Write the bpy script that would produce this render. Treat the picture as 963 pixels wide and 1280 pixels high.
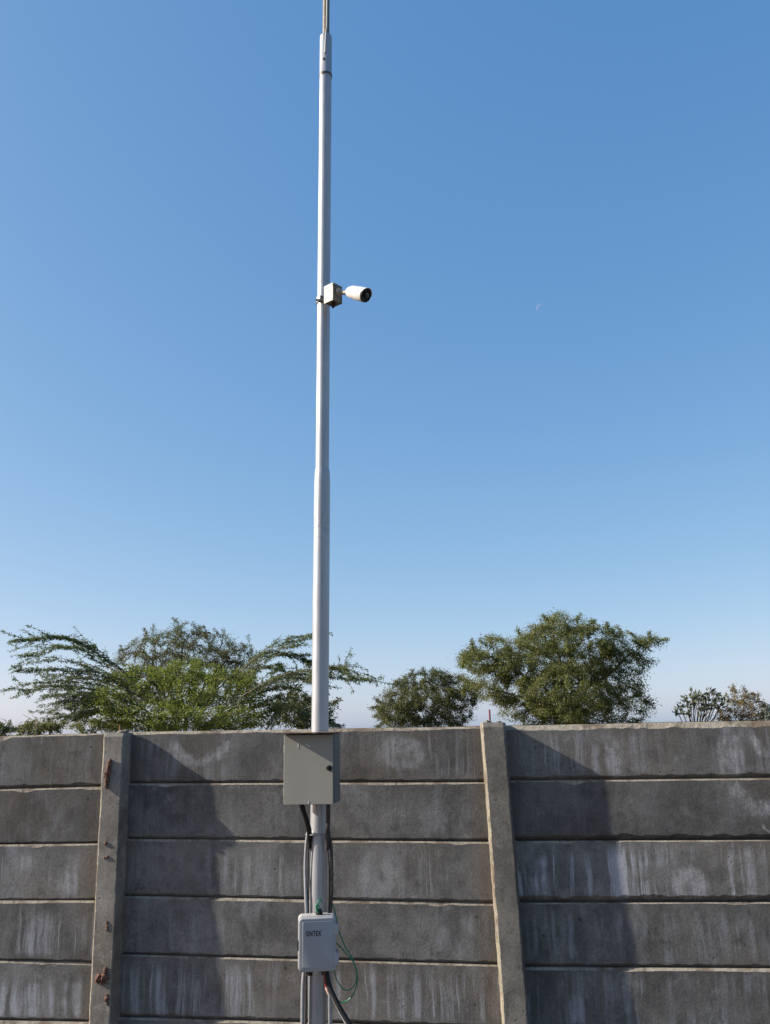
import bpy, bmesh, math, random
import numpy as np
from mathutils import Vector, Matrix, noise as mnoise

for o in list(bpy.data.objects):
    bpy.data.objects.remove(o, do_unlink=True)
scene = bpy.context.scene
COL = scene.collection
R_ = math.radians

# ------------------------------------------------------------------ camera
# world: X runs along the wall, Y points through it, Z up; wall face at y = 0, ground at z = 0
EYE = np.array([0.0, -4.898, 1.6226])
F_PX, W_PX, H_PX = 1070.0, 963.0, 1280.0
RIGHT = np.array([0.99118752, 0.13105175, -0.0193063])
UP = np.array([0.05054071, -0.23941625, 0.96960069])
FWD = np.array([-0.12244563, 0.96203186, 0.24392985])
cd = bpy.data.cameras.new('camera')
cam = bpy.data.objects.new('camera', cd)
COL.objects.link(cam)
cam.matrix_world = Matrix(((RIGHT[0], UP[0], -FWD[0], EYE[0]), (RIGHT[1], UP[1], -FWD[1], EYE[1]),
                           (RIGHT[2], UP[2], -FWD[2], EYE[2]), (0, 0, 0, 1)))
cd.sensor_fit = 'VERTICAL'
cd.sensor_height = 24.0
cd.sensor_width = 18.0
cd.lens = F_PX / H_PX * 24.0
cd.clip_start = 0.05
cd.clip_end = 20000
scene.camera = cam

# ------------------------------------------------------------------ sky, sun, exposure
SUN_EL, SUN_AZ = 29.0, 9.3          # azimuth: degrees the sun stands in front of the wall plane, on its left
to_sun = Vector((-math.cos(R_(SUN_AZ)) * math.cos(R_(SUN_EL)), -math.sin(R_(SUN_AZ)) * math.cos(R_(SUN_EL)), math.sin(R_(SUN_EL))))
world = bpy.data.worlds.new('World')
scene.world = world
world.use_nodes = True
wn = world.node_tree
bg = wn.nodes['Background']
sky = wn.nodes.new('ShaderNodeTexSky')
sky.sky_type = 'NISHITA'
sky.sun_disc = False
sky.sun_elevation = R_(SUN_EL)
sky.sun_rotation = math.atan2(to_sun.x, to_sun.y)
sky.altitude = 200
sky.air_density = 0.7
sky.dust_density = 1.0
sky.ozone_density = 1.0
EXPO = 0.85
SKY_STRENGTH = 0.1
# the phone's colour response to the sky: one gain and power per channel, the same in every direction
w_sep = wn.nodes.new('ShaderNodeSeparateColor')
w_com = wn.nodes.new('ShaderNodeCombineColor')
wn.links.new(sky.outputs[0], w_sep.inputs[0])
for ch, (pw, gain) in enumerate(((0.93, 1.486), (0.604, 1.113), (0.372, 1.065))):
    w_p = wn.nodes.new('ShaderNodeMath')
    w_p.operation = 'POWER'
    w_p.inputs[1].default_value = pw
    wn.links.new(w_sep.outputs[ch], w_p.inputs[0])
    w_g = wn.nodes.new('ShaderNodeMath')
    w_g.operation = 'MULTIPLY'
    w_g.inputs[1].default_value = gain * 0.1 ** pw / SKY_STRENGTH / 2 ** EXPO
    wn.links.new(w_p.outputs[0], w_g.inputs[0])
    wn.links.new(w_g.outputs[0], w_com.inputs[ch])
wn.links.new(w_com.outputs[0], bg.inputs[0])
bg.inputs[1].default_value = SKY_STRENGTH
sl = bpy.data.lights.new('sun', 'SUN')
sl.energy = 5.0
sl.angle = R_(0.53)
sl.color = (1.0, 0.93, 0.82)
sun = bpy.data.objects.new('sun', sl)
COL.objects.link(sun)
sun.location = (-20, -5, 15)
sun.rotation_euler = to_sun.to_track_quat('Z', 'Y').to_euler()
scene.view_settings.view_transform = 'Standard'
scene.view_settings.look = 'None'
scene.view_settings.gamma = 1
scene.view_settings.use_curve_mapping = False
scene.view_settings.exposure = EXPO


def at(x, y, Y):
    """point of the world at depth plane Y that the photograph shows at pixel x, y"""
    d = (x - W_PX / 2) / F_PX * RIGHT - (y - H_PX / 2) / F_PX * UP + FWD
    return EYE + d * ((Y - EYE[1]) / d[1])


# ------------------------------------------------------------------ materials
def new_mat(name):
    m = bpy.data.materials.new(name)
    m.use_nodes = True
    nt = m.node_tree
    return m, nt, nt.nodes['Principled BSDF']


def nd(nt, t, **kw):
    n = nt.nodes.new(t)
    for k, v in kw.items():
        if k.startswith('i_'):
            n.inputs[k[2:].replace('_', ' ')].default_value = v
        else:
            setattr(n, k, v)
    return n


def L(nt, a, b):
    nt.links.new(a, b)


def math_n(nt, op, a, b=None, c=None, clamp=False):
    n = nt.nodes.new('ShaderNodeMath')
    n.operation = op
    n.use_clamp = clamp
    for i, v in enumerate((a, b, c)):
        if v is None:
            continue
        if isinstance(v, (int, float)):
            n.inputs[i].default_value = v
        else:
            L(nt, v, n.inputs[i])
    return n.outputs[0]


def ramp(nt, src, lo, hi):
    n = nd(nt, 'ShaderNodeMapRange')
    n.interpolation_type = 'SMOOTHSTEP'
    n.inputs[1].default_value = lo
    n.inputs[2].default_value = hi
    L(nt, src, n.inputs[0])
    return n.outputs[0]


def mixc(nt, fac, a, b):
    n = nd(nt, 'ShaderNodeMix', data_type='RGBA')
    if isinstance(fac, (int, float)):
        n.inputs[0].default_value = fac
    else:
        L(nt, fac, n.inputs[0])
    for s, v in ((6, a), (7, b)):
        if isinstance(v, tuple):
            n.inputs[s].default_value = (*v, 1)
        else:
            L(nt, v, n.inputs[s])
    return n.outputs[2]


def simple(name, col, rough=0.5, metal=0.0, vary=0.0, scale=30.0, bump=0.0, spec=0.5):
    m, nt, b = new_mat(name)
    b.inputs['Roughness'].default_value = rough
    b.inputs['Metallic'].default_value = metal
    b.inputs['Specular IOR Level'].default_value = spec
    tc = nd(nt, 'ShaderNodeTexCoord')
    nz = nd(nt, 'ShaderNodeTexNoise', i_Scale=scale, i_Detail=6.0, i_Roughness=0.6)
    L(nt, tc.outputs['Object'], nz.inputs['Vector'])
    f = ramp(nt, nz.outputs[0], 0.3, 0.7)
    d = tuple(c * (1 - vary) for c in col)
    e = tuple(min(1, c * (1 + vary * 0.6)) for c in col)
    L(nt, mixc(nt, f, d, e), b.inputs['Base Color'])
    if bump:
        bp = nd(nt, 'ShaderNodeBump', i_Strength=bump, i_Distance=0.004)
        L(nt, nz.outputs[0], bp.inputs['Height'])
        L(nt, bp.outputs[0], b.inputs['Normal'])
    return m


def stretched(nt, vec, sx, sy, sz, scale, detail=6.0, rough=0.6, dist=0.0):
    mp = nd(nt, 'ShaderNodeMapping')
    mp.inputs['Scale'].default_value = (sx, sy, sz)
    L(nt, vec, mp.inputs[0])
    nz = nd(nt, 'ShaderNodeTexNoise', i_Scale=scale, i_Detail=detail, i_Roughness=rough, i_Distortion=dist)
    L(nt, mp.outputs[0], nz.inputs['Vector'])
    return nz.outputs[0]


def concrete(name, streaks=1.0, base=(0.118, 0.114, 0.107), stains=(), brown=0.0):
    """cast grey concrete: mottling, fine vertical trowel lines, whitish lime runs, pits"""
    m, nt, b = new_mat(name)
    b.inputs['Specular IOR Level'].default_value = 0.25
    tc = nd(nt, 'ShaderNodeTexCoord')
    oi = nd(nt, 'ShaderNodeObjectInfo')
    off = nd(nt, 'ShaderNodeVectorMath', operation='ADD')
    rn = math_n(nt, 'MULTIPLY', oi.outputs['Random'], 37.0)
    cx = nd(nt, 'ShaderNodeCombineXYZ')
    for i in range(3):
        L(nt, rn, cx.inputs[i])
    L(nt, tc.outputs['Object'], off.inputs[0])
    L(nt, cx.outputs[0], off.inputs[1])
    v = off.outputs[0]
    warp = nd(nt, 'ShaderNodeTexNoise', i_Scale=6.0, i_Detail=3.0)
    L(nt, v, warp.inputs['Vector'])
    wv = nd(nt, 'ShaderNodeVectorMath', operation='SCALE')
    wv.inputs[3].default_value = 0.035
    L(nt, warp.outputs['Color'], wv.inputs[0])
    wa = nd(nt, 'ShaderNodeVectorMath', operation='ADD')
    L(nt, v, wa.inputs[0])
    L(nt, wv.outputs[0], wa.inputs[1])
    vw = wa.outputs[0]
    mott = stretched(nt, v, 1, 1, 1, 3.2, 9, 0.68)
    cloud = stretched(nt, v, 1, 1, 1, 11, 6, 0.7)
    pk_f = stretched(nt, v, 1, 1, 1, 2.4, 2, 0.5)
    blot = stretched(nt, v, 1, 1, 1.2, 1.3, 3, 0.5)
    fine = stretched(nt, v, 70, 10, 3.0, 1.0, 4, 0.7)
    grain = stretched(nt, v, 1, 1, 1, 95, 5, 0.7)
    run1 = stretched(nt, vw, 17, 3, 0.9, 1.0, 5, 0.62, 0.25)
    run2 = stretched(nt, vw, 44, 3, 1.6, 1.0, 3, 0.6, 0.1)
    zone = stretched(nt, v, 1.0, 1, 1.6, 1.9, 3, 0.55)
    # per-piece tone
    tone = math_n(nt, 'MULTIPLY_ADD', oi.outputs['Random'], 0.40, 0.86)
    c = mixc(nt, ramp(nt, mott, 0.3, 0.72), tuple(x * 0.58 for x in base), tuple(x * 1.34 for x in base))
    c = mixc(nt, math_n(nt, 'MULTIPLY', ramp(nt, blot, 0.48, 0.75), 0.45 + brown), c, (0.112, 0.088, 0.064))
    c = mixc(nt, math_n(nt, 'MULTIPLY', ramp(nt, cloud, 0.50, 0.68), 0.55), c, tuple(x * 0.42 for x in base))
    c = mixc(nt, math_n(nt, 'MULTIPLY', ramp(nt, cloud, 0.44, 0.30), 0.45), c, tuple(x * 1.75 for x in base))
    fm = ramp(nt, pk_f, 0.38, 0.62)
    c = mixc(nt, math_n(nt, 'MULTIPLY', math_n(nt, 'MULTIPLY', ramp(nt, fine, 0.5, 0.8), fm), 0.34), c, (0.19, 0.19, 0.19))
    c = mixc(nt, math_n(nt, 'MULTIPLY', ramp(nt, fine, 0.46, 0.25), 0.16), c, (0.045, 0.044, 0.042))
    sz = nd(nt, 'ShaderNodeSeparateXYZ')
    L(nt, tc.outputs['Object'], sz.inputs[0])
    if streaks > 0:
        zf = math_n(nt, 'MULTIPLY', ramp(nt, sz.outputs[2], 0.008, 0.06), ramp(nt, sz.outputs[2], 0.31, 0.20))
        zm = math_n(nt, 'MULTIPLY_ADD', ramp(nt, zone, 0.38, 0.60), 0.88, 0.12)
        rr = math_n(nt, 'MAXIMUM', ramp(nt, run1, 0.46, 0.68), math_n(nt, 'MULTIPLY', ramp(nt, run2, 0.56, 0.72), 0.9))
        k = math_n(nt, 'MULTIPLY', math_n(nt, 'MULTIPLY', zf, zm), rr)
        own = math_n(nt, 'FRACT', math_n(nt, 'MULTIPLY', oi.outputs['Random'], 13.7))
        k = math_n(nt, 'MULTIPLY', k, math_n(nt, 'MULTIPLY_ADD', own, 0.9, 0.45))
        k = math_n(nt, 'MULTIPLY', k, 0.62 * streaks, clamp=True)
        # broad hazy lime bloom and thin bright dribbles
        bloom = math_n(nt, 'MULTIPLY', ramp(nt, stretched(nt, vw, 2.6, 1, 1.3, 1.7, 6, .66), 0.52, 0.74), 0.42)
        drib = math_n(nt, 'MULTIPLY', ramp(nt, stretched(nt, vw, 90, 3, 2.2, 1.0, 2, .5), 0.66, 0.74), math_n(nt, 'MULTIPLY', zm, 0.6))
        k = math_n(nt, 'MAXIMUM', k, math_n(nt, 'MAXIMUM', bloom, math_n(nt, 'MULTIPLY', drib, min(1.0, streaks))))
        c = mixc(nt, math_n(nt, 'MINIMUM', k, 0.9), c, (0.29, 0.297, 0.32))
    # lime stains of a definite outline: ('arc'|'blob', x, z, rx, rz, width, top)
    for st in stains:
        kind, sx, szz, rx, rz, w, topz = st
        dx = math_n(nt, 'DIVIDE', math_n(nt, 'SUBTRACT', sz.outputs[0], sx), rx)
        dz = math_n(nt, 'DIVIDE', math_n(nt, 'SUBTRACT', sz.outputs[2], szz), rz)
        r = math_n(nt, 'SQRT', math_n(nt, 'ADD', math_n(nt, 'MULTIPLY', dx, dx), math_n(nt, 'MULTIPLY', dz, dz)))
        wob = stretched(nt, v, 1, 1, 1, 14, 4, 0.65)
        r = math_n(nt, 'ADD', r, math_n(nt, 'MULTIPLY_ADD', wob, 0.7, -0.35))
        if kind == 'arc':
            d = math_n(nt, 'ABSOLUTE', math_n(nt, 'SUBTRACT', r, 1.0))
            k = ramp(nt, d, w, w * 0.15)
            k = math_n(nt, 'MULTIPLY', k, ramp(nt, sz.outputs[2], topz + 0.02, topz - 0.03))
            inside = math_n(nt, 'MULTIPLY', math_n(nt, 'MULTIPLY', ramp(nt, r, 1.0, 0.75), 0.5), ramp(nt, sz.outputs[2], topz + 0.05, topz))
            c = mixc(nt, inside, c, (0.088, 0.078, 0.064))
        else:
            k = math_n(nt, 'MULTIPLY', ramp(nt, r, 1.1, 0.7), 0.75)
        k = math_n(nt, 'MULTIPLY', k, math_n(nt, 'MULTIPLY_ADD', ramp(nt, fine, 0.3, 0.7), 0.6, 0.35), clamp=True)
        k = math_n(nt, 'MULTIPLY', k, math_n(nt, 'MULTIPLY_ADD', ramp(nt, stretched(nt, v, 1, 1, .6, 24, 5, .7), 0.38, 0.6), 0.8, 0.15), clamp=True)
        c = mixc(nt, k, c, (0.34, 0.34, 0.355))
    if streaks > 0:
        # earth splashed into the slots beside the posts
        en = math_n(nt, 'MAXIMUM', ramp(nt, sz.outputs[0], 0.20, 0.07), ramp(nt, sz.outputs[0], 1.94, 2.07))
        en = math_n(nt, 'MULTIPLY', math_n(nt, 'MULTIPLY', en, ramp(nt, mott, 0.3, 0.65)), 0.6)
        c = mixc(nt, en, c, (0.082, 0.062, 0.044))
    pit = nd(nt, 'ShaderNodeTexVoronoi', i_Scale=16.0)
    L(nt, v, pit.inputs['Vector'])
    pk = math_n(nt, 'MULTIPLY', ramp(nt, pit.outputs['Distance'], 0.11, 0.05), ramp(nt, mott, 0.52, 0.62))
    c = mixc(nt, math_n(nt, 'MULTIPLY', pk, 0.7), c, (0.04, 0.038, 0.035))
    # scattered dark blotches and a few air holes of uneven size
    spot = stretched(nt, v, 1, 1, 1.1, 7.5, 4, .72)
    c = mixc(nt, math_n(nt, 'MULTIPLY', ramp(nt, spot, 0.60, 0.74), 0.55), c, tuple(x * 0.38 for x in base))
    hole = nd(nt, 'ShaderNodeTexVoronoi', i_Scale=6.5)
    L(nt, vw, hole.inputs['Vector'])
    hk = math_n(nt, 'MULTIPLY', ramp(nt, hole.outputs['Distance'], 0.075, 0.035), ramp(nt, zone, 0.5, 0.56))
    c = mixc(nt, math_n(nt, 'MULTIPLY', hk, 0.8), c, (0.03, 0.029, 0.027))
    tn = nd(nt, 'ShaderNodeMix', data_type='RGBA', blend_type='MULTIPLY')
    tn.inputs[0].default_value = 1.0
    cc = nd(nt, 'ShaderNodeCombineColor')
    for i in range(3):
        L(nt, tone, cc.inputs[i])
    L(nt, c, tn.inputs[6])
    L(nt, cc.outputs[0], tn.inputs[7])
    gr = nd(nt, 'ShaderNodeMix', data_type='RGBA', blend_type='MULTIPLY')
    gr.inputs[0].default_value = 0.8
    L(nt, tn.outputs[2], gr.inputs[6])
    gg = nd(nt, 'ShaderNodeCombineColor')
    g1 = math_n(nt, 'MULTIPLY_ADD', grain, 1.5, 0.25)
    for i in range(3):
        L(nt, g1, gg.inputs[i])
    L(nt, gg.outputs[0], gr.inputs[7])
    L(nt, gr.outputs[2], b.inputs['Base Color'])
    rg = math_n(nt, 'MULTIPLY_ADD', mott, 0.3, 0.62)
    L(nt, rg, b.inputs['Roughness'])
    h = math_n(nt, 'ADD', math_n(nt, 'MULTIPLY', grain, 0.6), math_n(nt, 'ADD', math_n(nt, 'MULTIPLY', fine, 0.14), math_n(nt, 'ADD', math_n(nt, 'MULTIPLY', mott, 1.8), math_n(nt, 'MULTIPLY', cloud, 0.7))))
    h = math_n(nt, 'SUBTRACT', h, math_n(nt, 'MULTIPLY', pk, 1.5))
    bp = nd(nt, 'ShaderNodeBump', i_Strength=0.32, i_Distance=0.005)
    L(nt, h, bp.inputs['Height'])
    L(nt, bp.outputs[0], b.inputs['Normal'])
    return m


def edge_mat():
    """worn, dusty arrises of the castings: cement with sunlight painted into its pale tone, brown dirt in places"""
    m, nt, b = new_mat('worn_sunlit_concrete_edge')
    tc = nd(nt, 'ShaderNodeTexCoord')
    n1 = stretched(nt, tc.outputs['Object'], 1, 1, 1, 6, 8, 0.75)
    n2 = stretched(nt, tc.outputs['Object'], 1, 1, 1, 70, 5, 0.7)
    c = mixc(nt, ramp(nt, n2, 0.3, 0.7), (0.19, 0.165, 0.13), (0.33, 0.295, 0.235))  # paler than the wall: the glow of sunlit edges is put into the colour
    c = mixc(nt, math_n(nt, 'MULTIPLY', ramp(nt, n1, 0.46, 0.60), 0.85), c, (0.115, 0.085, 0.062))
    L(nt, c, b.inputs['Base Color'])
    b.inputs['Roughness'].default_value = 0.92
    b.inputs['Specular IOR Level'].default_value = 0.15
    bp = nd(nt, 'ShaderNodeBump', i_Strength=0.6, i_Distance=0.004)
    L(nt, n2, bp.inputs['Height'])
    L(nt, bp.outputs[0], b.inputs['Normal'])
    return m


def leaf_mat(name, dark, light, warm, trans=0.35):
    m = bpy.data.materials.new(name)
    m.use_nodes = True
    nt = m.node_tree
    nt.nodes.clear()
    out = nd(nt, 'ShaderNodeOutputMaterial')
    at_ = nd(nt, 'ShaderNodeAttribute', attribute_name='tint')
    sp = nd(nt, 'ShaderNodeSeparateColor')
    L(nt, at_.outputs['Color'], sp.inputs[0])
    c = mixc(nt, sp.outputs[0], dark, light)
    c = mixc(nt, math_n(nt, 'MULTIPLY', ramp(nt, sp.outputs[1], 0.72, 1.0), 0.8), c, warm)
    pb = nd(nt, 'ShaderNodeBsdfPrincipled')
    pb.inputs['Roughness'].default_value = 0.55
    pb.inputs['Specular IOR Level'].default_value = 0.35
    tr = nd(nt, 'ShaderNodeBsdfTranslucent')
    L(nt, c, pb.inputs['Base Color'])
    L(nt, mixc(nt, 0.45, c, warm), tr.inputs['Color'])
    mx = nd(nt, 'ShaderNodeMixShader')
    mx.inputs[0].default_value = trans
    L(nt, pb.outputs[0], mx.inputs[1])
    L(nt, tr.outputs[0], mx.inputs[2])
    L(nt, mx.outputs[0], out.inputs[0])
    return m


def pole_mat():
    m, nt, b = new_mat('silver_painted_steel')
    tc = nd(nt, 'ShaderNodeTexCoord')
    n1 = stretched(nt, tc.outputs['Object'], 1, 1, 0.25, 14, 5, 0.6)
    n2 = stretched(nt, tc.outputs['Object'], 1, 1, 1, 120, 4, 0.7)
    n3 = stretched(nt, tc.outputs['Object'], 1, 1, 1, 75, 5, 0.7)
    c = mixc(nt, ramp(nt, n1, 0.3, 0.72), (0.33, 0.34, 0.355), (0.41, 0.42, 0.435))
    c = mixc(nt, math_n(nt, 'MULTIPLY', ramp(nt, n2, 0.55, 0.75), 0.25), c, (0.30, 0.31, 0.33))
    n4 = stretched(nt, tc.outputs['Object'], 1, 1, .03, 60, 4, 0.6)
    c = mixc(nt, math_n(nt, 'MULTIPLY', ramp(nt, n4, 0.52, 0.72), 0.3), c, (0.22, 0.215, 0.205))
    sz = nd(nt, 'ShaderNodeSeparateXYZ')
    L(nt, tc.outputs['Object'], sz.inputs[0])
    # scuffed, smudged band where the pole was gripped
    band = math_n(nt, 'MULTIPLY', ramp(nt, sz.outputs[2], 2.58, 2.64), ramp(nt, sz.outputs[2], 2.77, 2.72))
    band = math_n(nt, 'MULTIPLY', band, ramp(nt, n3, 0.50, 0.60))
    c = mixc(nt, math_n(nt, 'MULTIPLY', band, 0.6), c, (0.16, 0.19, 0.19))
    L(nt, c, b.inputs['Base Color'])
    b.inputs['Metallic'].default_value = 0.5
    L(nt, math_n(nt, 'MULTIPLY_ADD', n1, 0.25, 0.33), b.inputs['Roughness'])
    bp = nd(nt, 'ShaderNodeBump', i_Strength=0.12, i_Distance=0.002)
    L(nt, n2, bp.inputs['Height'])
    L(nt, bp.outputs[0], b.inputs['Normal'])
    return m


M = {}
M['edge'] = edge_mat()
M['concrete'] = concrete('cast_concrete')
M['concrete_runs'] = concrete('cast_concrete_lime_runs', 2.2)
M['concrete_plain'] = concrete('cast_concrete_plain', 0.35)
M['post'] = concrete('post_concrete', 0.0, (0.178, 0.163, 0.141), brown=0.15)
M['pole'] = pole_mat()
M['door'] = simple('pebble_grey_enamel', (0.268, 0.258, 0.218), 0.7, 0, 0.06, 5, spec=0.15)
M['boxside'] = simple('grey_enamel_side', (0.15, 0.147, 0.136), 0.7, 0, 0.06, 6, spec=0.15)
M['hood'] = simple('rusty_brown_steel', (0.17, 0.095, 0.06), 0.75, 0.0, 0.4, 40)
M['plastic'] = simple('grey_plastic', (0.30, 0.31, 0.322), 0.45, 0, 0.05, 6)
M['plastic_trim'] = simple('pale_grey_plastic', (0.36, 0.355, 0.335), 0.45, 0, 0.06, 12)
M['black'] = simple('black_rubber', (0.013, 0.013, 0.014), 0.55, 0, 0.3, 60, spec=0.25)
M['ink'] = simple('black_print', (0.012, 0.012, 0.013), 0.6, 0)
M['conduit'] = simple('black_conduit_dusty', (0.05, 0.045, 0.042), 0.45, 0, 0.4, 50, spec=0.3)
M['greypipe'] = simple('grey_flexible_pipe', (0.33, 0.335, 0.35), 0.38, 0.3, 0.12, 25)
M['green'] = simple('green_wire_sheath', (0.008, 0.19, 0.085), 0.35, 0, 0.15, 40)
M['red'] = simple('red_wire_sheath', (0.24, 0.04, 0.028), 0.5, 0, 0.2, 40)
M['redpaint'] = simple('dull_red_paint', (0.15, 0.025, 0.025), 0.7, 0, 0.25, 20)
M['copper'] = simple('pale_cable_tape', (0.55, 0.36, 0.28), 0.6, 0, 0.2, 60)
M['white'] = simple('white_enamel', (0.66, 0.645, 0.61), 0.38, 0, 0.04, 10)
M['beige'] = simple('cream_steel_box', (0.29, 0.27, 0.215), 0.55, 0, 0.25, 40)
M['shadebox'] = simple('shaded_cream_steel', (0.15, 0.125, 0.092), 0.7, 0, 0.5, 45)  # darker cream steel: shade of the unlit faces put into the colour
M['steel'] = simple('dull_steel', (0.33, 0.32, 0.31), 0.45, 0.7, 0.25, 50)
M['darksteel'] = simple('dark_steel', (0.09, 0.085, 0.08), 0.5, 0.5, 0.3, 60)
M['glass'] = simple('dark_lens_glass', (0.012, 0.012, 0.015), 0.12, 0)
M['mud'] = simple('dry_red_mud', (0.145, 0.072, 0.045), 0.95, 0, 0.45, 60, 0.8)
M['rust'] = simple('rusted_bar', (0.22, 0.10, 0.055), 0.9, 0, 0.45, 80, 0.5)
M['tan'] = simple('weathered_tan_strap', (0.15, 0.125, 0.095), 0.6, 0.2, 0.3, 50)
M['bark'] = simple('grey_brown_bark', (0.085, 0.066, 0.050), 0.95, 0, 0.4, 12, 0.6)
M['bark_pale'] = simple('pale_bark', (0.17, 0.14, 0.105), 0.95, 0, 0.35, 12, 0.6)
M['olive'] = leaf_mat('olive_leaves', (0.058, 0.080, 0.020), (0.155, 0.188, 0.050), (0.25, 0.22, 0.06))
M['olive_dark'] = leaf_mat('dark_olive_leaves', (0.046, 0.062, 0.021), (0.118, 0.140, 0.046), (0.18, 0.165, 0.06))
M['bright'] = leaf_mat('fresh_green_leaves', (0.040, 0.070, 0.012), (0.150, 0.215, 0.032), (0.31, 0.33, 0.05), 0.4)
M['spray'] = leaf_mat('spray_green_leaves', (0.040, 0.072, 0.022), (0.100, 0.150, 0.045), (0.17, 0.20, 0.06), 0.35)
M['dry'] = leaf_mat('dry_brown_leaves', (0.120, 0.100, 0.045), (0.200, 0.175, 0.080), (0.28, 0.165, 0.09))
M['broad'] = leaf_mat('grey_green_broad_leaves', (0.050, 0.066, 0.045), (0.110, 0.130, 0.085), (0.16, 0.17, 0.10), 0.25)


def ground_mat():
    m, nt, b = new_mat('sandy_soil')
    tc = nd(nt, 'ShaderNodeTexCoord')
    n1 = stretched(nt, tc.outputs['Object'], 1, 1, 1, 0.6, 8, 0.6)
    n2 = stretched(nt, tc.outputs['Object'], 1, 1, 1, 25, 6, 0.7)
    c = mixc(nt, ramp(nt, n1, 0.3, 0.7), (0.10, 0.078, 0.056), (0.15, 0.118, 0.086))
    c = mixc(nt, math_n(nt, 'MULTIPLY', ramp(nt, n2, 0.5, 0.75), 0.5), c, (0.085, 0.066, 0.048))
    L(nt, c, b.inputs['Base Color'])
    b.inputs['Roughness'].default_value = 0.95
    b.inputs['Specular IOR Level'].default_value = 0.1
    bp = nd(nt, 'ShaderNodeBump', i_Strength=0.7, i_Distance=0.03)
    L(nt, n2, bp.inputs['Height'])
    L(nt, bp.outputs[0], b.inputs['Normal'])
    return m


M['ground'] = ground_mat()


# ------------------------------------------------------------------ object helpers
def link(name, me, parent=None, loc=None):
    o = bpy.data.objects.new(name, me)
    COL.objects.link(o)
    if parent is not None:
        o.parent = parent
    if loc is not None:
        o.location = loc
    return o


def tag(o, label, cat, group=None):
    o['label'] = label
    o['category'] = cat
    if group:
        o['group'] = group
    return o


def empty(name, loc, label, cat, group=None, rz=0.0):
    o = link(name, None, None, loc)
    o.empty_display_size = 0.1
    o.rotation_euler.z = rz
    return tag(o, label, cat, group)


def pydata(name, verts, faces, mats, mat_idx=None, smooth=False):
    me = bpy.data.meshes.new(name)
    me.from_pydata([tuple(v) for v in verts], [], faces)
    for m in mats:
        me.materials.append(m)
    if mat_idx is not None:
        me.polygons.foreach_set('material_index', mat_idx)
    if smooth:
        me.polygons.foreach_set('use_smooth', [True] * len(me.polygons))
    me.update()
    return me


def bm_mesh(name, bm, mat, smooth=False, angle=20):
    bmesh.ops.recalc_face_normals(bm, faces=bm.faces)
    me = bpy.data.meshes.new(name)
    bm.to_mesh(me)
    bm.free()
    me.materials.append(mat)
    if smooth:
        me.polygons.foreach_set('use_smooth', [True] * len(me.polygons))
        me.set_sharp_from_angle(angle=R_(angle))
    return me


def box_bm(x0, x1, y0, y1, z0, z1, bevel=0.0, seg=2, bm=None):
    own = bm is None
    b2 = bmesh.new()
    bmesh.ops.create_cube(b2, size=1)
    for v in b2.verts:
        v.co = Vector(((x0 + x1) / 2 + v.co.x * (x1 - x0), (y0 + y1) / 2 + v.co.y * (y1 - y0), (z0 + z1) / 2 + v.co.z * (z1 - z0)))
    if bevel:
        bmesh.ops.bevel(b2, geom=list(b2.edges), offset=bevel, segments=seg, profile=0.5, affect='EDGES')
    if own:
        return b2
    me = bpy.data.meshes.new('tmp')
    b2.to_mesh(me)
    b2.free()
    bm.from_mesh(me)
    bpy.data.meshes.remove(me)
    return bm


def rounded_slab(w, h, d, r, bev, name, mat, cx=0, cz=0, y0=0.0):
    """rounded rectangle w x h in XZ, from y0 (back) to y0-d (front), soft front edge"""
    bm = bmesh.new()
    pts = []
    for (sx, sz, a0) in ((1, 1, 0), (-1, 1, 90), (-1, -1, 180), (1, -1, 270)):
        for k in range(7):
            a = R_(a0 + 15 * k)
            pts.append((sx * (w / 2 - r) + r * math.cos(a), sz * (h / 2 - r) + r * math.sin(a)))
    rings = []
    for (yy, ins) in ((0, 0), (-(d - bev), 0), (-(d - bev * 0.3), bev * 0.3), (-d, bev)):
        kx, kz = (w / 2 - ins) / (w / 2), (h / 2 - ins) / (h / 2)
        rings.append([bm.verts.new((cx + px * kx, y0 + yy, cz + pz * kz)) for px, pz in pts])
    n = len(pts)
    for a, b in zip(rings, rings[1:]):
        for i in range(n):
            bm.faces.new((a[i], a[(i + 1) % n], b[(i + 1) % n], b[i]))
    bm.faces.new(rings[0])
    bm.faces.new(rings[-1])
    return bm_mesh(name, bm, mat, True, 20)


def catmull(pts, n=10):
    P = [Vector(p) for p in pts]
    P = [P[0] * 2 - P[1]] + P + [P[-1] * 2 - P[-2]]
    out = []
    for i in range(1, len(P) - 2):
        for k in range(n):
            t = k / n
            a, b, c, d = P[i - 1:i + 3]
            out.append(0.5 * ((2 * b) + (c - a) * t + (2 * a - 5 * b + 4 * c - d) * t * t + (3 * b - a - 3 * c + d) * t ** 3))
    out.append(P[-2])
    return out


def tube_data(pts, radii, sides=12, caps=True):
    P = [Vector(p) for p in pts]
    if not hasattr(radii, '__len__'):  # one radius for the whole length
        radii = [radii] * len(P)
    verts, faces = [], []
    u = None
    for i, p in enumerate(P):
        t = (P[min(i + 1, len(P) - 1)] - P[max(i - 1, 0)]).normalized()
        if u is None:
            u = t.orthogonal().normalized()
        u = (u - t * u.dot(t)).normalized()
        w = t.cross(u)
        for k in range(sides):
            a = 2 * math.pi * k / sides
            verts.append(p + (u * math.cos(a) + w * math.sin(a)) * radii[i])
    for i in range(len(P) - 1):
        for k in range(sides):
            a, b = i * sides + k, i * sides + (k + 1) % sides
            faces.append((a, b, b + sides, a + sides))
    if caps:
        faces.append(tuple(range(sides))[::-1])
        faces.append(tuple(range((len(P) - 1) * sides, len(P) * sides)))
    return verts, faces


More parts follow.
